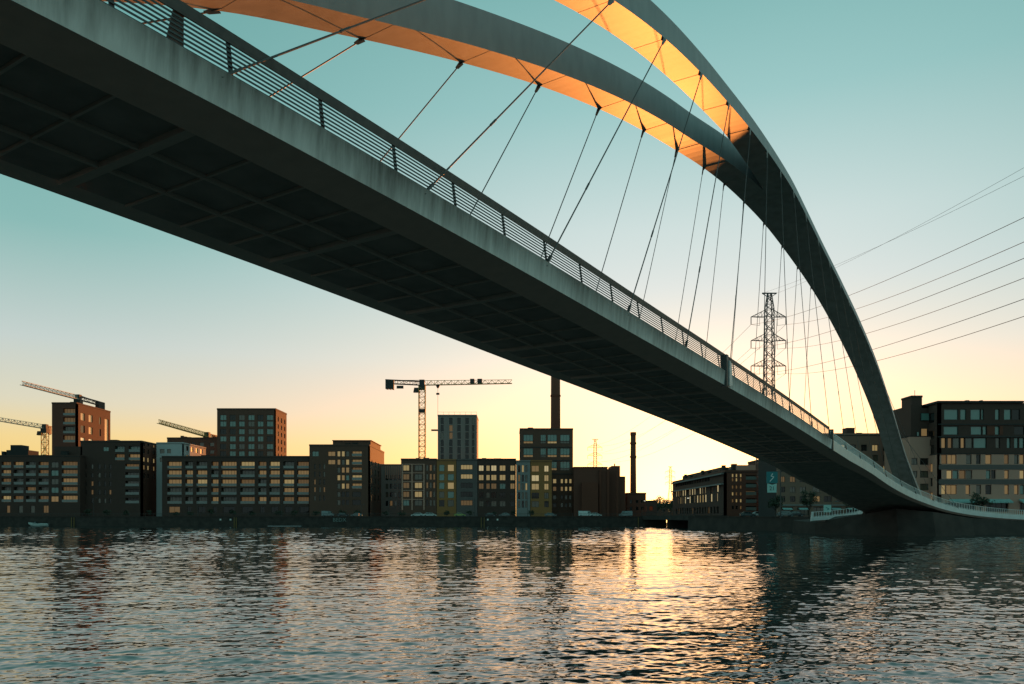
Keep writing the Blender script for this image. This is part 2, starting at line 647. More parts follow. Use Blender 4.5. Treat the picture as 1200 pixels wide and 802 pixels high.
bridge = thing('footbridge', 'steel footbridge with twin sunlit arches, thin hangers and dark panelled underside', 'bridge', (0, 0, 0))


def across(st, off, z):
    """point `off` metres inward from the near edge (negative: from the far edge)"""
    n, f, h = st
    d = (f - n); d.z = 0
    d.normalize()
    L = (f - n).length
    o = off if off >= 0 else L + off
    p = n.lerp(f, o / L)
    return Vector((p.x, p.y, p.z + z))


def edge_normal(side, i):
    k0, k1 = max(0, i - 1), min(len(ST) - 1, i + 1)
    d = ST[k1][side] - ST[k0][side]
    d.z = 0
    d.normalize()
    v = Vector((-d.y, d.x, 0))       # left of travel = away from camera for the near edge
    return v if side == 0 else -v


def inward(side, i, off, z):
    p = ST[i][side] + edge_normal(side, i) * off
    return Vector((p.x, p.y, p.z + z))


def edge_beam(side):
    mb = MB()
    rings = []
    uvs = []
    run = 0.0
    for i, st in enumerate(ST):
        h = st[2]
        ch = 1.7 if i < NSTR else max(.5, 1.7 - (i - NSTR) * .06)
        rings.append([inward(side, i, 0, 0), inward(side, i, .10, -h), inward(side, i, ch, -h - (.34 if side == 0 else .10)), inward(side, i, ch, -.30), inward(side, i, .45, -.30), inward(side, i, .45, 0)])
    mb.loft(rings)
    o = mb.build('edge_beam', 'fascia', bridge)
    me = o.data
    # run-length / height coordinates for the streaked concrete
    L = me.uv_layers.new(name='run')
    n = 6
    runs = [0]
    for i in range(1, len(ST)):
        runs.append(runs[-1] + (ST[i][side] - ST[i - 1][side]).length)
    hv = (0, 1.15, 2.6, 3.4, .6, .3)
    for lp in me.loops:
        vi = lp.vertex_index
        L.data[lp.index].uv = (runs[vi // n], hv[vi % n])
    # the sloping underside is bare darker steel
    me.materials.append(MATS['rib'])
    me.materials.append(MATS['white_paint'])
    for p in me.polygons:
        js = {vi % n for vi in p.vertices}
        if js <= {1, 2} or js <= {2, 3}:
            p.material_index = 1
        elif min(vi // n for vi in p.vertices) >= JOINT_I:
            p.material_index = 2
    return o


JOINT_I = max(i for i, q in enumerate(straight_q) if q < 100.2)
edge_beam(0)
edge_beam(1)

# deck slab between the edge beams
dk = MB()
rings = []
for i, st in enumerate(ST):
    ch = 1.69 if i < NSTR else max(.49, 1.69 - (i - NSTR) * .06)
    h = st[2]
    a0, b0 = inward(0, i, ch, -.25), inward(1, i, ch, -.25)
    rings.append([a0, inward(0, i, ch, -h - .12), inward(1, i, ch, -h - .12), b0])
dk.loft(rings)
dk.build('deck', 'soffit', bridge)

# soffit panels: three between the longitudinal ribs in every cell, cross ribs at each cell line
LANES = [(1.75, 4.32), (4.52, 6.80), (7.00, 9.55)]
for i in range(0, NSTR - 1):
    q0, q1 = straight_q[i], straight_q[i + 1]
    main = (i - 16) % 4 == 0
    for (t0, t1) in LANES:
        g0 = .32 if main else .07
        g1 = .32 if (i + 1 - 16) % 4 == 0 else .07
        za, zb = deck_z(q0) - 1.30, deck_z(q1) - 1.30
        A, B_, C_, D = bp(q0 + g0, t0, za), bp(q1 - g1, t0, zb), bp(q1 - g1, t1, zb), bp(q0 + g0, t1, za)
        dz = Vector((0, 0, .10))
        MB().hexa([A, B_, C_, D], [A + dz, B_ + dz, C_ + dz, D + dz]).build('soffit_panel', 'soffit_panel', bridge)
for i in range(0, NSTR):
    q = straight_q[i]
    main = (i - 16) % 4 == 0
    w = .20 if main else .05
    drop = 1.47 if main else 1.39
    dq = Vector((UX, UY, 0)) * w
    a, b = bp(q, 1.72, deck_z(q)), bp(q, WID - 1.72, deck_z(q))
    lo, hi = Vector((0, 0, -drop)), Vector((0, 0, -1.25))
    MB().hexa([a - dq + lo, a + dq + lo, b + dq + lo, b - dq + lo], [a - dq + hi, a + dq + hi, b + dq + hi, b - dq + hi]).build('cross_rib', 'rib', bridge)
for tc_ in (4.42, 6.90):
    rr = []
    for q in straight_q[:-1]:
        z = deck_z(q)
        rr.append([bp(q, tc_ - .085, z - 1.25), bp(q, tc_ - .085, z - 1.44), bp(q, tc_ + .085, z - 1.44), bp(q, tc_ + .085, z - 1.25)])
    MB().loft(rr).build('long_rib', 'rib', bridge)

# ---- slatted railing on the span, upright balusters near the landing


def ribbon(side, i0, i1, o0, z0, o1, z1, th, name, m, parent):
    """strip standing on the edge, from (offset,height) 0 to 1, thickness th"""
    rr = []
    for i in range(i0, i1 + 1):
        a, b = inward(side, i, o0, z0), inward(side, i, o1, z1)
        nrm = edge_normal(side, i) * th
        rr.append([a, a + nrm, b + nrm, b])
    return MB().loft(rr).build(name, m, parent)


for side in (0, 1):
    rail = MB()
    i0, i1 = 4, JOINT_I
    rr = []
    for i in range(i0, i1 + 1):
        rr.append([inward(side, i, .30, 1.19), inward(side, i, .36, 1.19), inward(side, i, .44, 1.55), inward(side, i, .34, 1.60), inward(side, i, .26, 1.55)])
    railing = rail.loft(rr).build('railing', 'wood_rail', bridge)
    for k in range(7):
        z = .07 + k * .160
        o = .14 + .14 * z
        ribbon(side, i0, i1, o, z, o + .012, z + .066, .03, 'slat', 'rail_steel', railing)
    q = 2.3
    while q < 100:
        b0 = bp(q, .14 if side == 0 else WID - .14, deck_z(q) - .05)
        inn = Vector((NX, NY, 0)) * (1 if side == 0 else -1)
        MB().bar(b0 + inn * .06, b0 + inn * .24 + Vector((0, 0, 1.3)), .15, .05, up=(NX, NY, 0)).build('post', 'steel_dark', railing)
        q += 3.29
    # balustrade
    rr = []
    last = len(ST) - 1
    for i in range(i1, last + 1):
        hgt = 1.06 + .0 * i
        rr.append([inward(side, i, .10, hgt - .07), inward(side, i, .22, hgt - .07), inward(side, i, .22, hgt), inward(side, i, .10, hgt)])
    bal = MB().loft(rr).build('balustrade', 'white_paint', bridge)
    ribbon(side, i1, last, .12, .10, .12, .16, .05, 'bottom_rail', 'white_paint', bal)
    pts = [inward(side, i, .16, 0) for i in range(i1, last + 1)]
    acc = 0.0
    step = .55
    bme = MB().box(-.035, .035, -.02, .02, -.1, 1.0).mesh('baluster', 'white_paint')
    for a, b in zip(pts[:-1], pts[1:]):
        L = (b - a).length
        while acc < L:
            p = a.lerp(b, acc / L)
            d = b - a
            link('baluster', bme, bal, p, math.atan2(d.y, d.x))
            acc += step
        acc -= L
    for i in ((last, last - 9) if side == 1 else (last - 7,)):
        p = inward(side, i, .05, 0)
        pl = MB()
        nrm = edge_normal(side, i)
        d = (ST[min(i + 1, last)][side] - ST[i - 1][side]).normalized()
        for w0 in (.16,):
            pl.hexa([p - d * .25 - nrm * .12 - Vector((0, 0, .75)), p + d * .05 - nrm * .12 - Vector((0, 0, .75)), p + d * .05 + nrm * .3 - Vector((0, 0, .75)), p - d * .25 + nrm * .3 - Vector((0, 0, .75))],
                    [p - d * .45 - nrm * .10 + Vector((0, 0, 1.15)), p - d * .10 - nrm * .10 + Vector((0, 0, 1.15)), p - d * .10 + nrm * .2 + Vector((0, 0, 1.15)), p - d * .45 + nrm * .2 + Vector((0, 0, 1.15))])
        pl.build('end_plate', 'pale_steel', bal)
    if side == 0:
        # dark sheet fixed behind the slats
        q = 24.05
        A, B_ = bp(q - .55, .42, deck_z(q)), bp(q - .02, .42, deck_z(q))
        th = Vector((NX, NY, 0)) * .05
        MB().hexa([A, B_, B_ + th, A + th], [A + Vector((0, 0, 1.25)) + Vector((UX, UY, 0)) * .28, B_ + Vector((0, 0, 1.25)), B_ + th + Vector((0, 0, 1.25)), A + th + Vector((0, 0, 1.25)) + Vector((UX, UY, 0)) * .28]).build('screen_sheet', 'wood_rail', railing)

# expansion-joint boxes on the near fascia
for q, ln, hh in ((65.9, 1.5, 1.38), (100.4, 1.5, 1.35)):
    z = deck_z(q)
    s = Vector((UX, UY, 0))
    t = Vector((NX, NY, 0))
    base = bp(q, 0, z)
    o1 = MB()
    o1.hexa([base - t * .10 - s * .45 + Vector((0, 0, -1.22)), base - t * .10 + s * .0 + Vector((0, 0, -1.22)), base + t * .4 + Vector((0, 0, -1.22)), base + t * .4 - s * .45 + Vector((0, 0, -1.22))],
            [base - t * .10 - s * .45 + Vector((0, 0, hh)), base - t * .10 + s * .0 + Vector((0, 0, hh)), base + t * .45 + Vector((0, 0, hh)), base + t * .45 - s * .45 + Vector((0, 0, hh))])
    jb = o1.build('joint_box', 'rail_steel', bridge)
    o2 = MB()
    o2.hexa([base - t * .20 + s * .02 + Vector((0, 0, -1.15)), base - t * .12 + s * 1.05 + Vector((0, 0, -1.0)), base + t * .3 + s * 1.05 + Vector((0, 0, -1.0)), base + t * .3 + s * .02 + Vector((0, 0, -1.15))],
            [base - t * .20 + s * .02 + Vector((0, 0, .95)), base - t * .12 + s * .75 + Vector((0, 0, .80)), base + t * .3 + s * .75 + Vector((0, 0, .80)), base + t * .3 + s * .02 + Vector((0, 0, .95))])
    if q < 90:
        o2.build('cover_plate', 'pale_steel', jb)

# ---- arches
AQ = [-6, 5, 15, 25, 32, 38, 47.4, 54.8, 62.0, 69.1, 75.5, 80.9, 85.6, 90.6, 95.6, 101.7, 110.6, 118.5, 127.2, 135, 142.7, 147.8, 152, 156]
AZ = [3.5, 11.5, 18.4, 24.6, 28.4, 30.9, 34.4, 36.65, 38.4, 39.9, 40.9, 41.3, 41.38, 41.2, 40.4, 38.5, 35.4, 31.9, 26.9, 20.8, 14.1, 10.6, 8.0, 5.6]
AT = [-2.6, -1.5, -.9, -.6, -.5, -.45, -.36, 0, .5, 1.1, 1.5, 1.7, 1.82, 1.92, 1.95, 1.66, 1.07, .35, -.54, -1.38, -2.2, -2.76, -3.2, -3.7]
AW = [17.5, 15.0, 13.6, 12.7, 12.2, 11.9, 11.2, 10.15, 9.0, 8.1, 7.5, 6.8, 6.3, 5.8, 5.1, 4.4, 3.8, 3.6, 3.4, 3.1, 3.1, 3.4, 3.8, 4.2]


def arch_at(q):
    return (float(smooth_table(AQ, AT, q)), float(smooth_table(AQ, AW, q)), float(smooth_table(AQ, AZ, q)))


def arch_ring(q, which):
    t0, w, z = arch_at(q)
    far = min(1.0, max(0.0, (q - 50) / 50))
    near = 1 - far
    bw = min(2.35 + .65 * min(1, max(0, (q - 74) / 16)), w / 2)
    rise = .05 * min(1, max(0, (w / 2 - 2.2) / .9))       # undersides tilt while the ribs are apart
    ho = 1.95 - .95 * far
    hi = 2.55 - 1.45 * min(1, max(0, (q - 86) / 18))
    if which == 0:
        return [bp(q, t0, z), bp(q, t0 + bw, z + rise), bp(q, t0 + bw - .02, z + hi), bp(q, t0 + .12, z + ho)]
    e = t0 + w
    z -= .22 * min(1, max(0, (86 - q) / 14))
    return [bp(q, e, z - .004), bp(q, e - bw, z + rise - .004), bp(q, e - bw + .02, z + hi - .003), bp(q, e - .12, z + ho - .003)]


HB = [8.4 + 8.3 * k for k in range(0, 15)] + [131.0, 138.5, 144.5, 150.0, 155.5]
HTB = [0, 8.4, 16.7, 25, 33.3, 41.6, 49.9, 58.2, 66.5, 74.8, 83.1, 91.4, 99.7, 108, 116, 124, 131, 138.5, 146, 156]
HTT = [16, 24, 32, 40, 47.4, 54.8, 62.0, 69.1, 75.5, 80.9, 85.6, 90.6, 95.6, 100.3, 104.6, 108.8, 113, 117.5, 124, 138]


def near_edge_at(y):
    for i in range(len(ST) - 1):
        if ST[i][0].y <= y <= ST[i + 1][0].y:
            f = (y - ST[i][0].y) / (ST[i + 1][0].y - ST[i][0].y)
            return ST[i][0].lerp(ST[i + 1][0], f), i
    return ST[-1][0], len(ST) - 1


for which in (0, 1):
    qs = list(np.arange(-6, 154.01, 1.0))
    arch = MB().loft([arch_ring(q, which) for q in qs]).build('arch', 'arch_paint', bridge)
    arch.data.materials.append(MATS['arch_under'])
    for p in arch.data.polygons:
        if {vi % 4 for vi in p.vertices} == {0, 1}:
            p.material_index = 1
    for hb in HB:
        ht = float(np.interp(hb, HTB, HTT))
        ring = arch_ring(ht, which)
        topp = ring[0]
        if which == 0:
            e, ii = near_edge_at(hb)
            base = e + edge_normal(0, ii) * .10 + Vector((0, 0, -.12))
        else:
            qq = hb + 2.5
            if qq > 128:
                continue
            base = bp(qq, WID - .12, deck_z(min(qq, 112)) - .12) if qq < QEND else None
            if base is None:
                k = min(range(len(ST)), key=lambda j: abs(ST[j][1].y - (qq + 6.2)))
                base = inward(1, k, .12, -.12)
        d = (topp - base).normalized()
        r = .040 if hb < 60 else .033
        low, upp = base + d * .55, topp - d * .8
        hg = MB().tube(low, upp, r, n=7).build('hanger', 'cable', bridge)
        # gusset under the rib, fork at the deck, turnbuckle
        ct = (ring[1] - ring[0]).normalized()
        s = Vector((UX, UY, 0))
        g = MB()
        tip = topp - d * .85
        th = d.cross(ct).normalized() * .04
        g.hexa([topp - s * .18 - th, topp + s * .18 - th, tip + d * .12 + s * .10 - th, tip - th - s * .10], [topp - s * .18 + th, topp + s * .18 + th, tip + d * .12 + s * .10 + th, tip + th - s * .10])
        v = [topp, topp + ct * .32, topp - d * .4]
        g.hexa([p - s * .03 for p in v], [p + s * .03 for p in v])
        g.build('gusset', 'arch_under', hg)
        fk = MB()
        fk.bar(base - d * .15, base + d * .75, .17, .09)
        fk.build('fork', 'rail_steel', hg)
        tm = low.lerp(upp, .28)
        MB().tube(tm - d * .3, tm + d * .3, r * 1.45, n=7).build('turnbuckle', 'rail_steel', hg)
        # transverse seam across the underside and up the visible side
        r2 = arch_ring(ht + .09, which)
        dn = Vector((0, 0, -.014))
        MB().hexa([ring[0] + dn, r2[0] + dn, r2[1] + dn, ring[1] + dn], [ring[0], r2[0], r2[1], ring[1]]).build('seam', 'arch_under', arch)

# ---- abutments
ab = MB()
foot = [(69.5, 156.5), (72.5, 150.5), (79.5, 150.5), (91, 157.5), (104, 161.5), (140, 164), (140, 176), (62, 176), (63.5, 167)]
ztop = [4.3, 5.2, 4.6, 3.4, 2.85, 2.8, 2.8, 2.8, 2.5]
cen = Vector((90, 170, 0))
low_ring, top_ring = [], []
for (x, y), z in zip(foot, ztop):
    low_ring.append((x, y - 1.6 if y < 165 else y, -2.0))
    top_ring.append((x, y, z))
ab.hexa(low_ring, top_ring)
ab.build('abutment', 'concrete_dark', bridge)
na = MB()
na.hexa([bp(-14, -1, -2), bp(-3.5, -1, -2), bp(-3.5, WID + 1, -2), bp(-14, WID + 1, -2)], [bp(-14, -1, 15.2), bp(-5.5, -1, 15.2), bp(-5.5, WID + 1, 15.2), bp(-14, WID + 1, 15.2)])
na.build('abutment', 'concrete_dark', bridge)


# ------------------------------------------------------------------ buildings
WCACHE = {}


def window_mesh(w, h, frame, mull):
    key = (round(w, 1), round(h, 1), frame, mull)
    if key in WCACHE:
        return WCACHE[key]
    fr = MB()
    b = .09
    w, h = key[0], key[1]
    fr.box(0, b, 0, .12, 0, h).box(w - b, w, 0, .12, 0, h).box(b, w - b, 0, .12, 0, b).box(b, w - b, 0, .12, h - b, h)
    n = mull if mull else max(1, int(round(w / 1.3)))
    for i in range(1, n):
        u = w * i / n
        fr.box(u - .045, u + .045, .005, .115, b, h - b)
    fm = fr.mesh('window', frame)
    WCACHE[key] = fm
    return fm


PCACHE = {}


def pane_mesh(w, h, m):
    key = (round(w, 1), round(h, 1), m)
    if key not in PCACHE:
        PCACHE[key] = MB().box(.05, key[0] - .05, 0, .03, .05, key[1] - .05).mesh('pane', m)
    return PCACHE[key]


BCACHE = {}


def balcony_mesh(w, m):
    key = (round(w, 1), m)
    if key not in BCACHE:
        b = MB()
        b.box(0, w, .05, .09, .10, 1.08)
        b.box(0, w, .02, .12, 1.08, 1.14)
        BCACHE[key] = b.mesh('balcony', m)
    return BCACHE[key]


class Building:
    """axis-aligned block: local x to the right, y away from the camera, z up; parts hang under one Empty"""

    def __init__(self, name, label, x0, x1, Y, depth, z1, wall, core=None, cat='building', z0=GZ, front_th=.45, side_th=None, left_th=None, parapet=.5, roofm='roof'):
        self.Y, self.w, self.h, self.z0 = Y, x1 - x0, z1 - z0, z0
        self.depth, self.wall = depth, wall
        self.root = thing(name, label, cat, (x0, Y, z0))
        self.x0 = x0
        self.fth = front_th
        sth = side_th or 0
        lth = left_th or 0
        self.sth, self.lth = sth, lth
        MB().box(lth + .01, self.w - sth - .01, front_th + .01, depth, -.3, self.h - .05).build('core', core or wall, self.root)
        r = MB()
        r.box(-.1, self.w + .1, -.1, depth + .1, self.h, self.h + .18)
        rf = r.build('roof', roofm, self.root)
        if parapet:
            p = MB()
            p.box(-.1, self.w + .1, -.1, .12, self.h + .18, self.h + .18 + parapet)
            p.box(self.w - .12, self.w + .1, .12, depth - .12, self.h + .18, self.h + .18 + parapet)
            p.box(-.1, .12, .12, depth - .12, self.h + .18, self.h + .18 + parapet)
            p.box(-.1, self.w + .1, depth - .12, depth + .1, self.h + .18, self.h + .18 + parapet)
            p.build('parapet', wall, rf)
        self.roof = rf

    def face(self, which, openings, wall=None, u_range=None, z_range=None, frame='frame_dark'):
        """openings: (u0,u1,z0,z1,pane material,recess,balcony material or None,mullions)"""
        th = {'front': self.fth, 'right': self.sth, 'left': self.lth}[which]
        W = self.w if which == 'front' else self.depth
        U0, U1 = u_range or (0, W)
        Z0, Z1 = z_range or (-.3, self.h - .002)
        ops = [o for o in openings if o[1] > o[0] and o[3] > o[2]]
        ops = [(max(U0 + .05, o[0]), min(U1 - .05, o[1]), max(Z0 + .05, o[2]), min(Z1 - .05, o[3])) + tuple(o[4:]) for o in ops]
        ops = [o for o in ops if o[1] - o[0] > .2 and o[3] - o[2] > .2]
        zs = sorted({Z0, Z1} | {round(o[2], 3) for o in ops} | {round(o[3], 3) for o in ops})

        def tr(u, d, z):
            if which == 'front':
                return (u, d, z)
            if which == 'right':
                return (self.w - d, u, z)
            return (d, self.depth - u, z)
        mb = MB()
        for za, zb in zip(zs[:-1], zs[1:]):
            zm = (za + zb) / 2
            spans = sorted((o[0], o[1]) for o in ops if o[2] < zm < o[3])
            u = U0
            for a, b in spans + [(U1, U1)]:
                if a - u > .01:
                    c = [tr(u, 0, za), tr(a, 0, za), tr(a, th, za), tr(u, th, za)]
                    c2 = [tr(u, 0, zb), tr(a, 0, zb), tr(a, th, zb), tr(u, th, zb)]
                    mb.hexa(c, c2)
                u = max(u, b)
        wl = mb.build('wall', wall or self.wall, self.root)
        rz = {'front': 0, 'right': R(90), 'left': R(-90)}[which]
        for (u0, u1, z0, z1, pm, rec, bal, mull) in ops:
            w, h = u1 - u0, z1 - z0
            rec = min(rec, th - .13)
            wn_ = link('window', window_mesh(w, h, frame, mull), self.root, tr(u0, rec, z0), rz)
            link('pane', pane_mesh(w, h, pm), wn_, (0, .05, 0))
            if bal:
                link('balcony', balcony_mesh(w, bal), self.root, tr(u0, 0, z0), rz)
        return wl

    # photo measurements on the front face -> local metres
    def u(self, px):
        return mx(px, self.Y) - self.x0

    def z(self, py):
        return mz(py, self.Y) - self.z0


def pick(weights):
    ks = list(weights)
    return random.choices(ks, [weights[k] for k in ks])[0]


def rows(b, cols, ys, hh, weights, rec=.2, bal=None, mull=None, skip=0.0):
    """cols: photo x ranges, ys: photo y of window centres, hh: window height in photo px"""
    out = []
    for y in ys:
        for (a, c) in cols:
            if random.random() < skip:
                continue
            out.append((b.u(a), b.u(c), b.z(y + hh / 2), b.z(y - hh / 2), pick(weights), rec, bal, mull))
    return out


def clutter(b, n, hmax=1.8, seed=0):
    """vents and housings on a roof"""
    rr = random.Random(seed)
    for _ in range(n):
        w, d, h = rr.uniform(1, 3.2), rr.uniform(1, 2.5), rr.uniform(.7, hmax)
        x, y = rr.uniform(1, max(1.5, b.w - 4)), rr.uniform(1.5, max(2, min(b.depth - 3, 9)))
        m = MB().box(x, x + w, y, y + d, b.h + .18, b.h + .18 + h).box(x - .08, x + w + .08, y - .08, y + d + .08, b.h + .18 + h, b.h + .26 + h)
        m.build('roof_vent', 'roof', b.root)


def px_building(name, label, xa, xb, ytop, Y, depth, wall, **kw):
    return Building(name, label, mx(xa, Y), mx(xb, Y), Y, depth, mz(ytop, Y), wall, **kw)


WARM = {'lit0': 4, 'lit1': 5, 'lit3': 4, 'glass_soft': 5, 'glass_teal': 1}
MIX = {'lit0': 2, 'lit1': 3, 'lit2': 1, 'lit3': 3, 'glass': 2, 'glass_soft': 4, 'glass_teal': 2}
DULL = {'glass': 6, 'glass_soft': 4, 'lit3': 1}
TEAL = {'glass_teal': 6, 'glass': 2, 'lit1': 1}
YF = 314.0


def s4(off, v):            # measured on a 4x enlargement
    return off + v / 4.01


# waterfront block at the far left
b = px_building('apartment_block', 'long dark brick waterfront block with stacked balcony bays, tower rising behind', -60, 94, 535.5, YF, 16, 'brick_dark', front_th=1.5)
rws = [545, 554.5, 564.6, 574.6, 585]
o = rows(b, [(-54, -43), (-40, -29), (-26, -15), (-12, -2), (2, 13), (16.2, 27.5), (30.5, 42), (45.4, 57)], rws, 7.4, {'lit1': 3, 'lit3': 6, 'glass_soft': 6, 'lit0': 1}, rec=1.2, bal='balcony_glass')
o += rows(b, [(60, 68.6)], rws, 6.6, {'glass_soft': 3, 'lit1': 2, 'glass_teal': 2}, rec=.2)
o += rows(b, [(72.5, 91)], rws, 8.0, {'lit1': 5, 'lit3': 4, 'lit0': 1}, rec=1.2, bal='balcony_glass')
o += rows(b, [(-30, -24), (8, 12), (22, 27), (36, 41), (51, 57)], [597], 8.5, {'glass_soft': 3, 'lit3': 3, 'lit1': 1}, rec=.2)
b.face('front', o)
clutter(b, 5, 2.2, 1)
# roof pavilion
MB().box(b.u(2), b.u(28), 3, 10, b.h + .2, b.h + 2.9).box(b.u(5), b.u(18), 4, 9, b.h + 2.9, b.h + 5.0).build('roof_pavilion', 'roof', b.root)
MB().box(b.u(57), b.u(90), 4, 12, b.h + .2, b.h + 4.4).build('roof_pavilion', 'brick_dark', b.root)

# recessed dark block with sunlit end wall
b = px_building('apartment_block', 'dark brick block stepping back, red sunlit end wall, pale balconies at top', 94.6, 166, 518.5, YF + 4, 14, 'brick_dark', front_th=1.5, side_th=.5)
o = rows(b, [(135, 146), (151, 164)], [526.5, 536], 7.2, {'lit3': 2, 'glass_teal': 3, 'lit1': 2}, rec=1.2, bal='balcony_glass')
o += rows(b, [(121, 127.5)], [526.5], 5, {'glass_teal': 1})
o += rows(b, [(99, 101.5), (107, 109.5), (115, 118), (122, 124.5), (128, 130.5)], [547, 557, 567, 577, 587], 5.5, DULL, mull=1)
o += rows(b, [(147, 163)], [547, 557, 567, 577, 587], 6.5, DULL, rec=1.2, bal='balcony_glass')
b.face('front', o)
so = []
for zc in (16.5, 19.8, 23.0, 26.4, 29.4):
    for u in (1.6, 5.2, 10.4):
        so.append((u, u + 1.5, zc - .9, zc + .9, pick({'glass': 2, 'lit1': 2, 'lit0': 1}), .2, None, 1))  # orange pane glow stands for sunset reflected in the end wall
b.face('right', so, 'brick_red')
clutter(b, 4, 1.4, 2)

# red tower
YT = 345.0
b = px_building('apartment_tower', 'red brick tower with glowing orange side wall under a crane jib', 61, 90, 473.5, YT, 29, 'brick_tower', front_th=1.3, side_th=.5)
o = rows(b, [(74, 88)], [483, 493.5, 504, 514.5], 8.5, {'glass_soft': 4, 'lit3': 4}, rec=1.1, bal='balcony_glass')
b.face('front', o, 'brick_tower')
so = []
H = b.h
for k in range(11):
    zc = H - 5.0 - k * 5.4 * 62 / 62
    for u, w in ((3.2, 3.4), (9.8, 3.4), (19.0, 1.4)):
        so.append((u, u + w, zc - 1.6, zc + 1.6, pick({'glass': 2, 'lit1': 2, 'lit2': 1}), .25, None, 1))  # glowing panes carry the orange sunset reflection as emission
so.append((23.8, 27.4, H - 19, H - 3.5, 'lit1', .25, None, 1))  # tall strip pane, its bright reflection painted as emission
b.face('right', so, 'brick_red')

# small pale block and brown block behind the waterfront
b = px_building('apartment_block', 'pale grey rendered block with orange lit side, squeezed beside dark tower', 183.5, 215, 520.5, YF + 12, 24, 'render_white', front_th=.5, side_th=.5)
b.face('front', rows(b, [(187.5, 193), (196, 200.5)], [529, 539], 5, {'glass_soft': 2, 'lit3': 1}))
so = []
for zc in (H - 30, 24.5, 28.2):
    for u in (3, 8, 13, 18):
        so.append((u, u + 2.4, zc - 1, zc + 1, pick({'lit1': 1, 'glass': 1}), .2, None, 1))
b.face('right', so, 'render_white')
b = px_building('apartment_block', 'brown flat roofed block with plant room, half hidden behind pale block', 196, 256, 514.5, YT + 22, 14, 'brick_brown', front_th=.5)
b.face('front', rows(b, [(199, 202), (206, 210), (214, 219), (224, 229), (234, 239), (246, 251)], [521, 530], 4.5, DULL, mull=1))
clutter(b, 6, 1.6, 5)

# dark tower with six columns of teal windows
b = px_building('apartment_tower', 'dark tower with regular grid of pale teal windows in six columns', 254.5, 323, 480.5, YT, 17, 'brick_brown', front_th=.6, side_th=.5)
cols = [(s4(170, a), s4(170, c)) for a, c in ((353, 382), (398, 426), (441, 468), (485, 514), (529, 556), (572, 602))]
o = rows(b, cols, [489.5, 497, 506, 514.5, 523.5, 532, 541], 6.2, {'glass_teal': 9, 'glass_soft': 2, 'glass': 1}, mull=2)
b.face('front', o)
so = []
for k in range(8):
    for u in (3, 8, 13):
        so.append((u, u + 1.8, b.h - 4.6 - k * 3.2, b.h - 2.6 - k * 3.2, pick({'glass': 2, 'lit3': 1}), .2, None, 1))
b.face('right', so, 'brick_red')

# long balcony block
b = px_building('apartment_block', 'long low block with ten bays of glass balconies on five floors', 190, 362, 536.5, YF, 16, 'brick_dark', front_th=1.7)
cols = [(s4(170, a), s4(170, c)) for a, c in ((105, 172), (190, 225), (242, 292), (312, 345), (358, 430), (448, 515), (533, 570), (585, 633), (650, 700), (715, 780))]
rws = [545.2, 555.4, 566, 576, 586.6]
o = rows(b, cols, rws[:3], 8.4, {'lit0': 3, 'lit1': 5, 'lit3': 3, 'glass_soft': 3}, rec=1.45, bal='balcony_glass')
o += rows(b, cols, rws[3:], 8.4, {'lit1': 2, 'lit3': 5, 'glass_soft': 5}, rec=1.45, bal='balcony_glass')
o += rows(b, [(c[0] + 2, c[1] - 2) for c in cols], [597.5], 7, {'glass': 6, 'lit3': 1}, mull=2)
b.face('front', o)
clutter(b, 3, 1.0, 6)

# stepped block right of it
b = px_building('apartment_block', 'stepped dark brown block with penthouse and small warm lit windows', 362.6, 433, 523, YF - 2, 36, 'brick_brown', front_th=1.5, side_th=.5)
rws = [532, 541.7, 551, 560, 569.8]
o = rows(b, [(384.5, 393)], rws[:2], 5.4, {'lit1': 2, 'lit0': 2}, rec=.3, mull=2)
o += rows(b, [(395.3, 399), (400.4, 404), (405.4, 409.2)], rws, 6.4, {'lit0': 3, 'lit1': 3, 'glass_teal': 2, 'glass_soft': 1}, rec=.2, mull=1)
o += rows(b, [(412.4, 424)], rws, 6.2, {'lit1': 5, 'lit0': 2, 'lit3': 2}, rec=1.2, bal='balcony_glass')
o += rows(b, [(366, 373.6)], rws[:1], 6, {'glass_teal': 1})
o += rows(b, [(368, 370), (374, 376), (379, 381)], [547, 556, 565, 574, 584], 6, DULL, mull=1)
o += rows(b, [(395.3, 399), (400.4, 404), (405.4, 409.2), (413, 423)], [579.5, 589], 6, DULL, mull=1)
b.face('front', o)
so = []
for k in range(5):
    for u in (4, 12, 20, 28):
        so.append((u, u + 2.6, b.h - 7.6 - k * 3.4, b.h - 5.2 - k * 3.4, pick({'glass_teal': 2, 'lit3': 1, 'glass': 2}), .2, None, 2))
b.face('right', so)
pb = MB().box(b.u(386), b.w - .6, 6, 30, b.h + .2, b.h + 2.6).box(b.u(385.5), b.w - .2, 5.6, 30.4, b.h + 2.6, b.h + 2.9)
pb.build('penthouse', 'brick_brown', b.root)
clutter(b, 4, 3.6, 8)

# low infill with vertical fins
b = px_building('office_block', 'low grey infill building with vertical fins between taller blocks', 445, 472, 546, YF + 26, 12, 'panel_grey', front_th=.5)
b.face('front', rows(b, [(452, 455), (457, 460), (462, 465), (467, 470)], [560, 570, 580, 590], 6, DULL, mull=1))
for k in range(9):
    MB().box(b.u(451.5 + k * 2.2), b.u(452.3 + k * 2.2), -.4, -.02, b.h - 5.5, b.h - .1).build('fin', 'render_beige', b.root)

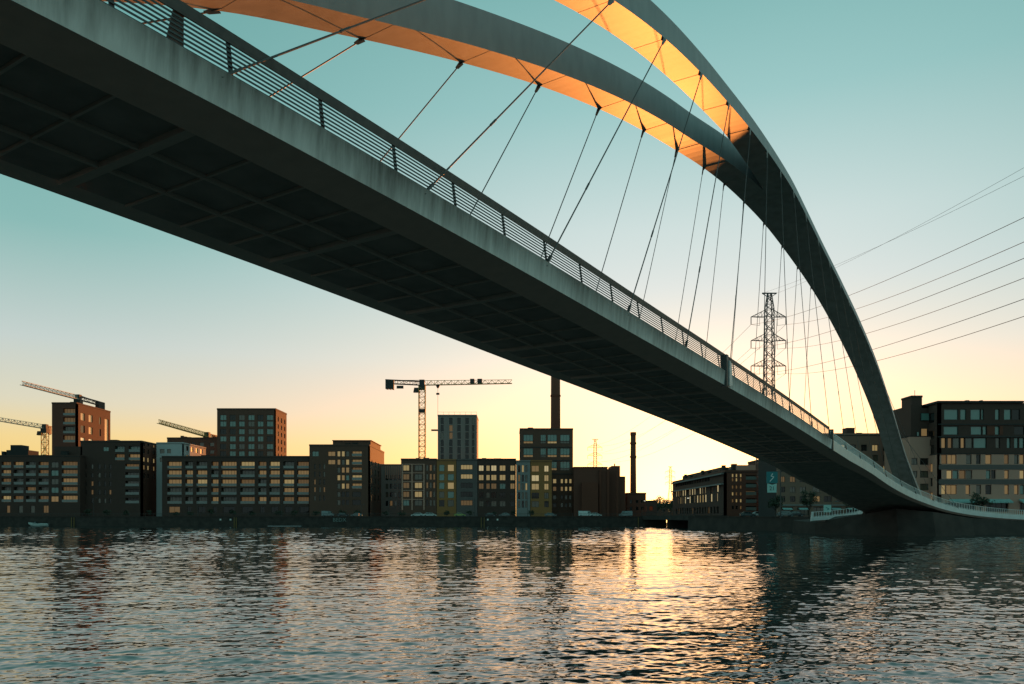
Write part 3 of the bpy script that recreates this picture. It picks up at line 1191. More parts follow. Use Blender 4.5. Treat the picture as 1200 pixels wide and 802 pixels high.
# row of narrow fronts
YR = YF
b = px_building('apartment_block', 'beige and dark banded narrow front at the start of the terrace', 470, 511.5, 539.5, YR, 16, 'brick_brown', front_th=.7)
rws = [548.5, 559, 569, 579.5, 589.5]
o = rows(b, [(472.5, 479.5)], rws, 6.6, {'lit0': 3, 'glass_teal': 3, 'lit3': 2, 'glass': 1}, mull=2)
o += rows(b, [(486, 494.5)], rws, 6.6, {'lit0': 2, 'lit1': 2, 'glass_soft': 2}, mull=2)
o += rows(b, [(499.5, 502), (503.4, 506), (507.6, 510)], rws, 7, {'glass_soft': 3, 'lit3': 2, 'glass': 2}, mull=1)
b.face('front', o)
for y in (543.8, 554, 564.4, 574.6, 585):
    MB().box(b.u(471), b.u(496.5), -.18, -.01, b.z(y) - .3, b.z(y)).build('band', 'render_beige', b.root)
for x in (470.8, 482.2, 496.2):
    MB().box(b.u(x), b.u(x) + .5, -.24, -.01, b.z(598), b.z(543.8)).build('pilaster', 'render_beige', b.root)
clutter(b, 3, 1.3, 9)

b = px_building('apartment_block', 'narrow ochre front with two columns of tall windows beside grey-blue front', 511.9, 534.6, 540.3, YR, 16, 'render_ochre', front_th=.6)
b.face('front', rows(b, [(514.6, 520.8), (524.6, 532)], [548.6, 559.5, 569.5, 580, 590], 7.6, {'glass_teal': 3, 'glass': 3, 'lit0': 2, 'glass_soft': 1}, mull=1))
b = px_building('apartment_block', 'narrow grey-blue front with one wide window per floor', 535, 559.4, 540, YR, 16, 'render_grey', front_th=.6)
b.face('front', rows(b, [(540, 553.8)], [547.6, 558.6], 5.4, {'lit2': 1, 'lit0': 2}, mull=4) + rows(b, [(540, 553.8)], [569, 579.5, 589.5], 6, {'glass': 3, 'lit3': 1}, mull=4))
b = px_building('apartment_block', 'dark brown front with five columns of warm lit windows', 559.8, 604.6, 539.5, YR, 16, 'brick_dark', front_th=.6)
cols = [(s4(500, a), s4(500, c)) for a, c in ((245, 268), (280, 297), (303, 328), (343, 370), (393, 413))]
o = rows(b, cols, [548.8, 559.8], 6.6, {'lit0': 4, 'lit1': 3, 'lit2': 2}, mull=2) + rows(b, cols, [570], 6.4, {'lit1': 3, 'lit3': 3, 'glass_teal': 1}, mull=2) + rows(b, cols, [580.5, 590.5], 6.4, DULL, mull=2)
b.face('front', o)
clutter(b, 3, 1.2, 10)
b = px_building('apartment_block', 'pale slim striped front with narrow window strips beside ochre front', 605, 621.2, 541.6, YR - .6, 16, 'pale_strip', front_th=.6)
b.face('front', rows(b, [(607, 609.6), (611.4, 614), (615.6, 618)], [549.5, 560.6, 570.6, 581, 591], 8.2, {'glass_soft': 3, 'lit3': 2, 'lit0': 1, 'glass': 2}, mull=1), frame='frame_dark')
b = px_building('apartment_block', 'ochre front with two window columns at the end of the terrace', 621.6, 646.6, 541.6, YR - .3, 16, 'render_ochre', front_th=.6)
b.face('front', rows(b, [(623, 631.6), (637.8, 643)], [549.5, 560.6, 570.6], 7, {'lit0': 3, 'lit1': 2, 'lit2': 1}, mull=2) + rows(b, [(623, 631.6), (637.8, 643)], [581, 591], 7, DULL, mull=2))

# grey tower
b = px_building('apartment_tower', 'grey tower with tall dark vertical window strips beside yellow crane mast', 513, 558.6, 488, YT, 18, 'panel_grey', front_th=.6)
cols = [(516.5, 520), (526.4, 530.4), (536, 540), (545.4, 549.4), (553.2, 556)]
o = rows(b, cols, [493.5 + 8.6 * k for k in range(7)], 7.6, {'glass': 8, 'glass_soft': 1, 'lit3': 1}, mull=1)
b.face('front', o)
for x in (513.1, 523, 533, 543, 551, 557.6):
    MB().box(b.u(x), b.u(x) + .5, -.22, -.01, 12, b.h - .2).build('pilaster', 'panel_grey', b.root)
rl = MB()
for k in range(8):
    rl.bar((b.w * k / 7, .4, b.h + .6), (b.w * k / 7, .4, b.h + 1.9), .08)
rl.bar((0, .4, b.h + 1.85), (b.w, .4, b.h + 1.85), .08)
rl.build('roof_rail', 'steel_dark', b.root)

# dark glass block in front of the chimney
YG = 326.0
b = px_building('office_block', 'dark block with big teal glass windows in front of tall chimney', 609.2, 671.5, 504, YG, 17, 'brick_brown', front_th=.7)
cols = [(s4(500, a), s4(500, c)) for a, c in ((455, 500), (535, 560), (568, 612), (628, 672))]
o = rows(b, cols, [513.4, 529.4, 545], 7.6, {'glass_teal': 1}, mull=3)
o += rows(b, cols, [518.6, 534.6, 550], 2.6, {'lit1': 3, 'lit0': 2, 'glass_soft': 2}, mull=3)
o += rows(b, [(648, 652), (657, 660), (662, 665), (667, 670)], [564, 573], 5.2, {'lit0': 2, 'lit1': 2, 'lit3': 1}, mull=1)
o += rows(b, [(648, 652), (657, 660), (662, 665), (667, 670)], [583, 592], 5, DULL, mull=1)
b.face('front', o)
for y in (523.8, 539.6, 555.2):
    MB().box(b.u(610), b.u(671), -.2, -.01, b.z(y) - .35, b.z(y)).build('band', 'frame_dark', b.root)
clutter(b, 2, 1, 12)

# brick power station
YP = 318.0
st_ = thing('power_station', 'windowless red brown brick power station block beside slim chimney', 'power station', (mx(672.5, YP), YP, GZ))
X0 = mx(672.5, YP)


def ps(name, xa, xb, ytop, y0, y1, m='brick_tower', ybot=None):
    zb = -.3 if ybot is None else mz(ybot, YP) - GZ
    return MB().box(mx(xa, YP) - X0, mx(xb, YP) - X0, y0, y1, zb, mz(ytop, YP) - GZ).build(name, m, st_)


ps('wall', 672.5, 712, 548, 0, 30)
ps('wall', 712.1, 727, 549.5, 2, 26)
ps('tower', 719, 729, 545, 6, 18)
ps('wall', 727.1, 734, 558, 3, 26)
ps('annexe', 681, 700, 566, -2.5, -.02, 'brick_red')
for xa, xb in ((702, 704.4), (711, 713.6), (722, 724)):
    ps('buttress', xa, xb, 551, -.9, -.03, 'brick_red')
ps('cornice', 672, 712.4, 547.2, -.35, 30.3, 'roof', 548)
MB().tube((mx(724, YP) - X0, 10, mz(545, YP) - GZ), (mx(724, YP) - X0, 10, mz(541.5, YP) - GZ), .25).build('vent_pipe', 'roof', st_)


def chimney(label, px, Y, wb, wtop, ytop, m):
    t = thing('chimney', label, 'chimney', (mx(px, Y), Y, GZ))
    zt = mz(ytop, Y) - GZ
    MB().tube((0, 0, -.3), (0, 0, zt), wb / 2, wtop / 2, n=20).build('shaft', m, t, smooth=True)
    MB().tube((0, 0, zt - 1.6), (0, 0, zt + .1), wtop / 2 + .22, wtop / 2 + .22, n=20).build('rim', m, t)
    for f in (.86, .70):
        rr = wb / 2 + (wtop / 2 - wb / 2) * f
        MB().tube((0, 0, zt * f), (0, 0, zt * f + .9), rr + .3, rr + .3, n=20).build('gallery', m, t)


chimney('tall thick red brick chimney reaching up behind the bridge deck', 651, 470, 6.4, 5.2, 405, 'brick_red')
chimney('slim red brown chimney standing free beside the power station', 742, 430, 3.6, 2.8, 507, 'brick_red')

# small buildings round the inlet
b = px_building('low_building', 'small brown building at the foot of slim chimney', 735, 757, 579.5, 330, 12, 'brick_tower', front_th=.5)
b.face('front', rows(b, [(738, 741), (745, 748), (751, 754)], [588, 596], 4, DULL, mull=1))
b = px_building('low_building', 'low dark shed beside the inlet with lamp on its wall', 752, 769.5, 588, 450, 14, 'brick_dark', front_th=.5)
b.face('front', rows(b, [(754, 758), (761, 765)], [596], 5, DULL, mull=1))
b = px_building('low_building', 'far low brown house beyond the trees at the inlet', 766, 792, 592, 520, 14, 'brick_brown', front_th=.5)
b.face('front', rows(b, [(769, 772), (776, 779), (783, 786)], [598], 4, DULL, mull=1))

# long building running back from the water, seen along its left wall
YL = 236.0
XR = mx(853.5, YL)
b = Building('office_building', 'long office building with two window rows painted with yellow sky glow and stepped roof terrace', XR, mx(891.5, YL), YL + 4, 78, mz(553, YL), 'brick_tower', front_th=1.4, left_th=.6)
o = rows(b, [(857.5, 860), (862, 864.4), (867, 869.4)], [557.5, 562.5, 571, 579, 587, 595], 4.2, {'lit3': 2, 'glass': 2, 'lit0': 1}, mull=1)
o += rows(b, [(874, 889)], [560, 569, 578, 587, 596], 5.6, DULL, rec=1.2, bal='balcony_glass')
b.face('front', o, 'brick_tower')
lo = []
for k in range(17):
    u0 = 6 + (78 - 12) / 17 * k
    for zc, hh in ((6.1, 2.6), (9.0, 2.6)):
        if random.random() < .82:
            lo.append((u0, u0 + random.choice((1.6, 2.2, 2.6)), zc - hh / 2, zc + hh / 2, pick({'lit2': 5, 'lit0': 3, 'glass_soft': 1}), .25, None, 1))  # pane glow stands for yellow sky in the glass, painted as emission
    lo.append((u0 + .4, u0 + 2.6, 1.0, 3.2, pick(DULL), .3, None, 1))
    if k < 14:
        lo.append((u0, u0 + 3.2, 11.6, 13.1, pick({'glass': 3, 'glass_soft': 2}), .35, None, 2))
b.face('left', lo, 'brick_dark')
MB().box(-.9, -.02, 1, 77, b.h - 3.6, b.h - 3.2).build('ledge', 'pale_strip', b.root)
MB().box(-.8, -.02, 1, 77, b.h - .5, b.h - .1).build('ledge', 'pale_strip', b.root)
MB().box(2.2, b.w - 1, 14, 70, b.h + .2, b.h + 2.4).build('penthouse', 'brick_brown', b.root)
MB().box(4.2, b.w, 1, 11, b.h + .2, b.h + 2.3).build('penthouse', 'render_beige', b.root)
clutter(b, 6, 3.6, 21)
for k in range(6):
    MB().box(1.2, 2.0, 16 + 9 * k, 17.5 + 9 * k, b.h + .2, b.h + 1.2 + (k % 3) * .7).build('roof_vent', 'roof', b.root)

# building seen in the gap, sunset in its panes painted as emission
b = px_building('apartment_block', 'narrow block with scattered panes painted with orange sunset glow behind the hanging banner', 889, 913, 541, 262, 12, 'brick_dark', front_th=.6)
cols = [(891.6, 894), (895.4, 898), (899.4, 901.6), (903, 906), (908, 911)]
b.face('front', rows(b, cols, [546, 553.5, 560, 566, 572.5, 579.5], 4.4, {'lit2': 3, 'lit0': 3, 'glass': 3, 'glass_soft': 2}, mull=1, skip=.2))

# shopfront block under the bridge
YS = 206.0
b = px_building('shopfront_block', 'brown brick apartment block with shopfronts and awnings behind the bridge landing', 911, 1072, 511, YS, 16, 'render_taupe', front_th=.8, core='roof')
cols = [(914, 920), (925.6, 932), (937, 944.4), (952, 961), (965.4, 974.6), (981, 990), (996, 1003), (1009, 1016), (1022, 1029), (1035, 1042), (1049, 1056)]
o = []
for y in (525, 537, 549.5):
    o += rows(b, cols, [y], 7.4, {'lit2': 3, 'lit0': 3, 'glass': 4, 'glass_soft': 2}, mull=2)
for y in (562, 574, 585):
    o += rows(b, cols, [y], 6.6, {'glass': 8, 'glass_soft': 3, 'lit1': 1, 'lit3': 1}, mull=2)
for a in range(8):
    o.append((b.u(915 + a * 19), b.u(929 + a * 19), .4, b.z(594.5), pick({'glass': 3, 'glass_soft': 2}), .5, None, 3))
b.face('front', o)
MB().box(0, b.w, -.35, -.01, b.z(592.8), b.z(591.4)).build('fascia_band', 'pale_strip', b.root)
for a in (0, 1, 3, 4, 5):
    x = b.u(916 + a * 19)
    MB().hexa([(x, -1.5, b.z(597.6)), (x + 2.4, -1.5, b.z(597.6)), (x + 2.4, -.4, b.z(596)), (x, -.4, b.z(596))], [(x, -1.5, b.z(597.2)), (x + 2.4, -1.5, b.z(597.2)), (x + 2.4, -.4, b.z(595.4)), (x, -.4, b.z(595.4))]).build('awning', 'awning_teal', b.root)
MB().box(0, b.w, -.06, -.01, b.z(532), b.h - .3).add([], []).build('dark_cladding', 'brick_dark', b.root) if False else None
MB().box(b.u(994.5), b.u(1003.5), 1, 4, b.h + .2, b.z(501.5)).box(b.u(994), b.u(1004), .9, 4.1, b.z(501.5), b.z(501)).build('flue', 'brick_dark', b.root)
clutter(b, 3, 1.0, 31)

# right-hand apartment building: dark top floors, pale lower floors
YA = 186.0
XA = mx(1100, YA)
b = Building('apartment_building', 'apartment building with dark glazed top floors over pale banded lower floors', XA, XA + 34, YA, 18, mz(532.5, YA), 'render_beige', front_th=.8, left_th=.6, parapet=0)
Z8 = lambda v: 450 + v / 4.22
X8 = lambda v: 1030 + v / 4.22


def rowsA(cols, y0, y1, w, mull=None, rec=.25):
    return [(b.u(X8(a)), b.u(X8(c)), b.z(Z8(y1)), b.z(Z8(y0)), pick(w), rec, None, mull) for a, c in cols]


WY = {'lit0': 2, 'lit1': 4, 'lit3': 4, 'glass_soft': 3, 'glass_teal': 2, 'glass': 2}
o = rowsA([(300, 335), (338, 383), (430, 458), (480, 503), (526, 556), (618, 642), (668, 690), (694, 718), (745, 790), (830, 880)], 350, 397, WY)
o += rowsA([(334, 362), (364, 392), (396, 428), (430, 461), (528, 552), (554, 577), (620, 642), (695, 718), (745, 770), (800, 850)], 427, 470, WY)
o += rowsA([(292, 330), (333, 383), (428, 450), (480, 505), (526, 556), (620, 642), (668, 690), (697, 718), (745, 790), (830, 880)], 500, 547, WY)
o += rowsA([(320, 475), (530, 640), (695, 760)], 590, 632, {'glass': 1}, mull=4, rec=.5)
b.face('front', o)
bands = ((400, 424, 'render_grey'), (472, 497, 'render_grey'))
for y0, y1, m in bands:
    MB().box(-.02, b.w, -.08, -.006, b.z(Z8(y1)), b.z(Z8(y0))).build('band', m, b.root)
lo = []
for zc in (b.h - 3, b.h - 6.4, b.h - 9.8):
    for u in (2.5, 8, 13):
        lo.append((u, u + 2.2, zc - 1, zc + 1, pick({'glass': 2, 'lit1': 1}), .2, None, 1))
b.face('left', lo)
for xa, xb in ((345, 475), (528, 645), (690, 760)):
    n = 9
    aw = MB()
    ua, ub = b.u(X8(xa)), b.u(X8(xb))
    zt, zb = b.z(Z8(572)), b.z(Z8(590))
    for k in range(n):
        x0, x1 = ua + (ub - ua) * k / n, ua + (ub - ua) * (k + .88) / n
        aw.hexa([(x0, -1.6, zb), (x1, -1.6, zb), (x1, -.1, zt - .2), (x0, -.1, zt - .2)], [(x0, -1.6, zb + .35), (x1, -1.6, zb + .35), (x1, -.1, zt + .1), (x0, -.1, zt + .1)])
    aw.build('awning', 'awning_teal', b.root)
low = b
# upper dark storeys, as a second set of walls on the same building
up = MB()
zt0 = low.h + .19
zt1 = mz(472.5, YA) - GZ


def upper_face(which, ops, u0, u1):
    low.wall_backup = low.wall
    low.face(which, ops, 'brick_dark', u_range=(u0, u1), z_range=(zt0, zt1))


o = rowsA([(322, 392), (402, 431), (453, 503), (506, 518), (574, 596), (618, 655), (658, 698), (740, 800), (830, 890)], 126, 178, {'glass_teal': 5, 'glass': 1}, mull=1)
o += rowsA([(320, 392), (454, 510), (513, 533), (573, 596), (668, 720), (745, 800), (830, 890)], 210, 252, {'glass_teal': 5, 'glass': 1}, mull=1)
o += rowsA([(300, 330), (340, 362), (366, 400), (404, 424), (428, 464), (468, 532), (576, 598), (632, 650), (668, 690), (694, 718), (745, 800)], 268, 318, {'glass_soft': 3, 'lit3': 2, 'glass_teal': 2, 'lit1': 1}, mull=1)
upper_face('front', o, 0, 34)
lo = []
for zc, hh in ((zt1 - 3.1, 2.3), (zt1 - 7.2, 2.0), (zt1 - 10.7, 2.2)):
    lo.append((12.0, 16.0, zc - hh / 2, zc + hh / 2, 'glass', .2, None, 2))
    lo.append((3.0, 8.5, zc - hh / 2, zc + hh / 2, 'lit1', .2, None, 2))
upper_face('left', lo, 0, 18)
MB().box(low.lth + .01, 33.9, low.fth + .01, 18, zt0, zt1).build('core', 'brick_dark', low.root)
MB().box(-.5, 19.6, -.5, 18.2, zt1, zt1 + .45).build('roof', 'roof', low.root)
MB().box(19.62, 34, 1.4, 18.2, zt1 - .6, zt1 - .1).build('roof', 'roof', low.root)
for x, w_ in ((7.5, .8), (11, .5)):
    MB().box(x, x + w_, 2, 3, zt1 + .45, zt1 + .95).build('roof_vent', 'roof', low.root)
for y in (200, 262):
    MB().box(-.25, 20, -.22, -.006, low.z(Z8(y)) - .15, low.z(Z8(y)) + .1).build('ledge', 'frame_dark', low.root)
for x0, x1 in ((534, 572), (596, 612)):
    MB().box(low.u(X8(x0)), low.u(X8(x1)), -.07, -.006, low.z(Z8(252)), low.z(Z8(210))).build('timber_panel', 'brick_red', low.root)
# terrace steps and stair tower to the left
sx = mx(1068, YA + 10)
stw = Building('stair_tower', 'dark slim stair tower with mast rising beside the glazed top floors', sx, mx(1080.4, YA + 10), YA + 10, 5, mz(466, YA + 10), 'brick_dark', cat='tower', front_th=.3, parapet=.3)
MB().box(0, stw.w, 0, .28, -.3, stw.h - .01).build('wall', 'brick_dark', stw.root)
MB().tube((stw.w / 2, 1, stw.h + .1), (stw.w / 2, 1, stw.h + 1.9), .06).build('mast', 'steel_dark', stw.root)
ter = px_building('terrace_wing', 'stepped brick wing with terrace and painted patch of orange sunlight beside stair tower', 1066, 1099.4, 512, YA + 4, 13, 'render_beige', front_th=.6, parapet=0)
ter.face('front', rows(ter, [(1068, 1075), (1078, 1088)], [541, 556, 571], 8, DULL, mull=2))
MB().box(.6, ter.w - .02, .7, 12, ter.h + .19, ter.h + 7.6).build('upper_wing', 'brick_dark', ter.root)
for xa, xb, y0, y1, m in ((1080, 1087.5, 502, 514, 'lit1'), (1075, 1078, 506, 514, 'glass_teal'), (1086, 1089, 517, 527, 'lit1'), (1092, 1095, 517, 527, 'lit0'), (1080, 1090, 484, 493, 'glass_teal')):  # first pane glows orange in place of sunlight on the wing's side
    wv = MB().box(ter.u(xa), ter.u(xb), .45, .68, ter.z(y1), ter.z(y0)).build('window', 'frame_dark', ter.root)
    MB().box(ter.u(xa) + .12, ter.u(xb) - .12, .40, .445, ter.z(y1) + .12, ter.z(y0) - .12).build('pane', m, wv)
MB().box(3.2, ter.w - .02, .7, 12, ter.h + 7.61, mz(478, YA + 4) - GZ).build('upper_wing', 'brick_dark', ter.root)

# ------------------------------------------------------------------ low road bridge over the inlet
rbx = thing('road_bridge', 'low dark road bridge with railing crossing the narrow inlet', 'bridge', (48, 296, 0))
P0, P1 = Vector((0, 0, 0)), Vector((6.5, -59, 0))
nn = Vector((59, 6.5, 0)).normalized()
dk2 = MB()
dk2.hexa([P0 + Vector((0, 0, 2.5)), P1 + Vector((0, 0, 2.5)), P1 + nn * 10 + Vector((0, 0, 2.5)), P0 + nn * 10 + Vector((0, 0, 2.5))], [P0 + Vector((0, 0, 4.0)), P1 + Vector((0, 0, 4.0)), P1 + nn * 10 + Vector((0, 0, 4.0)), P0 + nn * 10 + Vector((0, 0, 4.0))])
dk2.build('deck', 'concrete_dark', rbx)
for f in (.02, .5, .96):
    p = P0.lerp(P1, f)
    MB().hexa([p + nn * .6 + Vector((0, 0, -2)), p + nn * .6 + Vector((0, -1.4, -2)), p + nn * 9 + Vector((0, -1.4, -2)), p + nn * 9 + Vector((0, 0, -2))], [p + nn * .6 + Vector((0, 0, 2.49)), p + nn * .6 + Vector((0, -1.4, 2.49)), p + nn * 9 + Vector((0, -1.4, 2.49)), p + nn * 9 + Vector((0, 0, 2.49))]).build('pier', 'concrete_dark', rbx)
rm = MB()
rm.bar(P0 + Vector((0, 0, 5.1)), P1 + Vector((0, 0, 5.1)), .12)
rm.bar(P0 + Vector((0, 0, 4.5)), P1 + Vector((0, 0, 4.5)), .08)
for k in range(24):
    p = P0.lerp(P1, k / 23)
    rm.bar(p + Vector((0, 0, 3.98)), p + Vector((0, 0, 5.1)), .1)
rm.build('railing', 'steel_dark', rbx)


# ------------------------------------------------------------------ lattice work: cranes and pylons
def lattice(mb, a, b, wa, wb, n, rc, rd, u=None, v=None, tri=False):
    a = Vector(a); b = Vector(b)
    t = (b - a).normalized()
    u = Vector(u).normalized() if u else t.orthogonal().normalized()
    v = Vector(v).normalized() if v else t.cross(u).normalized()
    cor = [(-.5, -.5), (.5, -.5), (.5, .5), (-.5, .5)] if not tri else [(-.5, -.5), (.5, -.5), (0, .5)]

    def P(i, c):
        f = i / n
        w = wa + (wb - wa) * f
        return a.lerp(b, f) + u * (c[0] * w) + v * (c[1] * w)
    for c in cor:
        mb.bar(P(0, c), P(n, c), rc)
    for i in range(n):
        for k in range(len(cor)):
            c0, c1 = cor[k], cor[(k + 1) % len(cor)]
            if (i + k) % 2:
                c0, c1 = c1, c0
            mb.bar(P(i, c0), P(i + 1, c1), rd)
            mb.bar(P(i, c0), P(i, c1), rd)


def crane(label, base, z_top, jib_end, ctr_end, mast_w, m_mast, jm, sections=18, hook=None, cabside=-1):
    bx_, by_ = base
    t = thing('tower_crane', label, 'crane', (bx_, by_, GZ))
    zt = z_top - GZ
    mb = MB()
    lattice(mb, (0, 0, -.3), (0, 0, zt - 1.5), mast_w, mast_w, sections, .30, .16, (1, 0, 0), (0, 1, 0))
    mb.build('mast', m_mast, t)
    je = Vector(jib_end) - Vector((bx_, by_, GZ))
    ce = Vector(ctr_end) - Vector((bx_, by_, GZ))
    jd = (je - Vector((0, 0, zt))).normalized()
    side = jd.cross(Vector((0, 0, 1))).normalized()
    upv = side.cross(jd)
    jb = MB()
    lattice(jb, Vector((0, 0, zt)) + jd * 1.0, je, 2.0, 1.6, 26, .20, .11, side, upv, tri=True)
    jb.build('jib', jm, t)
    cj = MB()
    lattice(cj, (0, 0, zt - .2), ce, 1.6, 1.6, 6, .28, .14, side, upv)
    cj.bar(Vector((0, 0, zt + 1.2)), ce + Vector((0, 0, .6)), .18)
    cj.build('counter_jib', 'crane_dark', t)
    cw = MB()
    cwd = (ce - Vector((0, 0, zt))).normalized()
    for k in range(3):
        p = ce - cwd * (k * 1.25)
        cw.hexa([p - side * .9 + Vector((0, 0, -3.2)), p - cwd * 1.15 - side * .9 + Vector((0, 0, -3.5)), p - cwd * 1.15 + side * .9 + Vector((0, 0, -3.5)), p + side * .9 + Vector((0, 0, -3.2))],
                [p - side * .9 + Vector((0, 0, .9)), p - cwd * 1.15 - side * .9 + Vector((0, 0, .9)), p - cwd * 1.15 + side * .9 + Vector((0, 0, .9)), p + side * .9 + Vector((0, 0, .9))])
    cw.build('counterweight', 'crane_dark', t)
    hd = MB().box(-1.5, 1.5, -1.4, 1.4, zt - 3.0, zt - 1.0).box(-1.1, 1.1, -1.1, 1.1, zt - 1.0, zt + 1.3)
    hd.build('slewing_head', 'crane_dark', t)
    cb = MB()
    c = jd * 0 + side * 0
    cx = cabside * 2.6
    cb.hexa([(cx - 1.2, -.9, zt - 4.2), (cx + 1.0, -.9, zt - 4.2), (cx + 1.0, .9, zt - 4.2), (cx - 1.2, .9, zt - 4.2)], [(cx - .8, -.9, zt - 2.2), (cx + 1.2, -.9, zt - 2.2), (cx + 1.2, .9, zt - 2.2), (cx - .8, .9, zt - 2.2)])
    cb.box(min(0, cx), max(0, cx), -.15, .15, zt - 3.1, zt - 2.7)
    cb.build('cab', 'crane_dark', t)
    if hook:
        f, drop = hook
        p = Vector((0, 0, zt)).lerp(je, f) + Vector((0, 0, -.9))
        hk = MB()
        hk.hexa([p + Vector((-.35, -.3, -1.5)), p + Vector((.35, -.3, -1.5)), p + Vector((.35, .3, -1.5)), p + Vector((-.35, .3, -1.5))], [p + Vector((-1, -.4, 0)), p + Vector((1, -.4, 0)), p + Vector((1, .4, 0)), p + Vector((-1, .4, 0))])
        hk.bar(p + Vector((0, 0, -1.5)), p + Vector((0, 0, -drop)), .12)
        hk.box(p.x - .7, p.x + .7, p.y - .3, p.y + .3, p.z - 4.4, p.z - 3.6)
        hk.build('hook_block', 'crane_dark', t)
    return t


YC = 350.0
t = crane('tall yellow tower crane with long level jib beside the grey tower', (mx(494.7, YC), YC), mz(449, YC), (mx(600, YC), YC, mz(447.5, YC)), (mx(452, YC), YC, mz(447.5, YC)), 2.7, 'crane_yellow', 'crane_yellow', 24, hook=(.175, 15))
zt = mz(449, YC) - GZ
MB().box(mx(551, YC) - mx(494.7, YC), mx(556, YC) - mx(494.7, YC), -.9, .9, zt - .6, zt + 1.7).build('jib_sign', 'crane_dark', t)
MB().box(mx(559.5, YC) - mx(494.7, YC), mx(565, YC) - mx(494.7, YC), -.9, .9, zt - .6, zt + 1.7).build('jib_sign', 'crane_dark', t)
MB().box(mx(465, YC) - mx(494.7, YC), mx(473, YC) - mx(494.7, YC), -.5, -.2, mz(455.8, YC) - GZ, mz(452.4, YC) - GZ).build('counter_jib_sign', 'crane_dark', t)
MB().box(-1.5, 1.5, -1.5, 1.5, mz(483.5, YC) - GZ, mz(480, YC) - GZ).build('mast_collar', 'crane_dark', t)
MB().box(mx(505.5, YC) - mx(494.7, YC), mx(512.8, YC) - mx(494.7, YC), -.8, .8, mz(505.2, YC) - GZ, mz(503.6, YC) - GZ).build('tie_platform', 'crane_dark', t)


def pp(px, py, Y):
    return (mx(px, Y), Y, mz(py, Y))


crane('pale tower crane slewed over the red tower, mast hidden behind it', (mx(92, 378), 378), mz(466, 378), pp(26, 449, 330), pp(121, 474.5, 392), 2.4, 'crane_yellow', 'crane_white', 18)
crane('yellow tower crane with short mast behind the far left roofs', (mx(53, 400), 400), mz(500.5, 400), pp(-40, 485, 375), pp(60, 502, 408), 2.4, 'crane_yellow', 'crane_white', 14)
crane('yellow tower crane with low jib beside the dark gridded tower', (mx(243, 380), 380), mz(510, 380), pp(186, 494, 345), pp(254, 513, 392), 2.4, 'crane_yellow', 'crane_yellow', 14)


def pylon(label, px, Y, ytop, ybase, warms=None, scale=1.0, group=None):
    t = thing('power_pylon', label, 'pylon', (mx(px, Y), Y, GZ))
    zt = mz(ytop, Y) - GZ
    zw = zt * .55
    mb = MB()
    rc, rd = .30 * scale, .15 * scale
    lattice(mb, (0, 0, -.3), (0, 0, zw), 9.5 * scale, 2.6 * scale, 9, rc, rd, (1, 0, 0), (0, 1, 0))
    lattice(mb, (0, 0, zw), (0, 0, zt - 5 * scale), 2.6 * scale, 2.2 * scale, 13, rc * .85, rd, (1, 0, 0), (0, 1, 0))
    lattice(mb, (0, 0, zt - 5 * scale), (0, 0, zt), 2.2 * scale, 1.0 * scale, 3, rc * .8, rd, (1, 0, 0), (0, 1, 0))
    mb.build('lattice_tower', 'pylon_steel', t)
    tp = MB()
    w = 2.3 * scale
    tp.bar((-w, 0, zt), (w, 0, zt), .35 * scale).bar((-w, 0, zt), (-.5 * scale, 0, zt - 1.2 * scale), .2 * scale).bar((w, 0, zt), (.5 * scale, 0, zt - 1.2 * scale), .2 * scale)
    tp.build('earth_wire_arm', 'pylon_steel', t)
    arms = []
    for fy in (27, 54, 83):
        z = zt - fy / 260 * (zt - 0) * 1.02
        am = MB()
        for sgn, ln in ((-1, 5.8), (1, 5.2)):
            ln *= scale
            e = Vector((sgn * ln, 0, z))
            for yy in (-.9 * scale, .9 * scale):
                am.bar((sgn * 1.1 * scale, yy, z), e, .16 * scale)
            am.bar((sgn * 1.1 * scale, 0, z + 2.3 * scale), e, .2 * scale)
            for f in (.3, .55, .8):
                pb_ = Vector((sgn * 1.1 * scale, 0, z)).lerp(e, f)
                pt_ = Vector((sgn * 1.1 * scale, 0, z + 2.3 * scale)).lerp(e, f)
                am.bar(pb_, pt_, .1 * scale)
                pt2 = Vector((sgn * 1.1 * scale, 0, z + 2.3 * scale)).lerp(e, f - .25)
                am.bar(pb_, pt2, .1 * scale)
            arms.append((e.x, z))
        a = am.build('cross_arm', 'pylon_steel', t)
        for sgn, ln in ((-1, 5.8), (1, 5.2)):
            ins = MB()
            ins.bar((sgn * ln * scale, 0, z), (sgn * ln * scale, 0, z - 2.4 * scale), .22 * scale)
            ins.bar((sgn * ln * scale, 0, z - 2.4 * scale), (sgn * (ln - 2.7) * scale, 0, z - 2.7 * scale), .08 * scale)
            ins.bar((sgn * (ln - 2.7) * scale, 0, z - .1), (sgn * (ln - 2.7) * scale, 0, z - 2.7 * scale), .08 * scale)
            ins.build('insulator', 'steel_dark', a)
    return t, zt, arms


YPY = 252.0
pyl, pzt, parms = pylon('tall grey lattice pylon with three cross arms seen behind the hangers', 901.5, YPY, 344, 600)
pylon('small distant lattice pylon behind the brick power station', 697.5, 640, 515, 600, scale=1.05)
pylon('small distant lattice pylon above the trees at the inlet', 785.5, 900, 547, 600, scale=1.0)


def wire(label, a, b, sag, r, group, n=26):
    a = Vector(a); b = Vector(b)
    pts = []
    for i in range(n + 1):
        f = i / n
        p = a.lerp(b, f)
        p.z -= sag * 4 * f * (1 - f)
        pts.append(p - a)
    ringz = []
    for i, p in enumerate(pts):
        d = (pts[min(i + 1, n)] - pts[max(i - 1, 0)]).normalized()
        s = d.cross(Vector((0, 0, 1))).normalized()
        q = s.cross(d)
        ringz.append([p + (s * math.cos(k * 2.0944) + q * math.sin(k * 2.0944)) * r for k in range(3)])
    o = MB().loft(ringz).build('power_line', 'wire', None, loc=a)
    tag(o, label, 'cable', group)


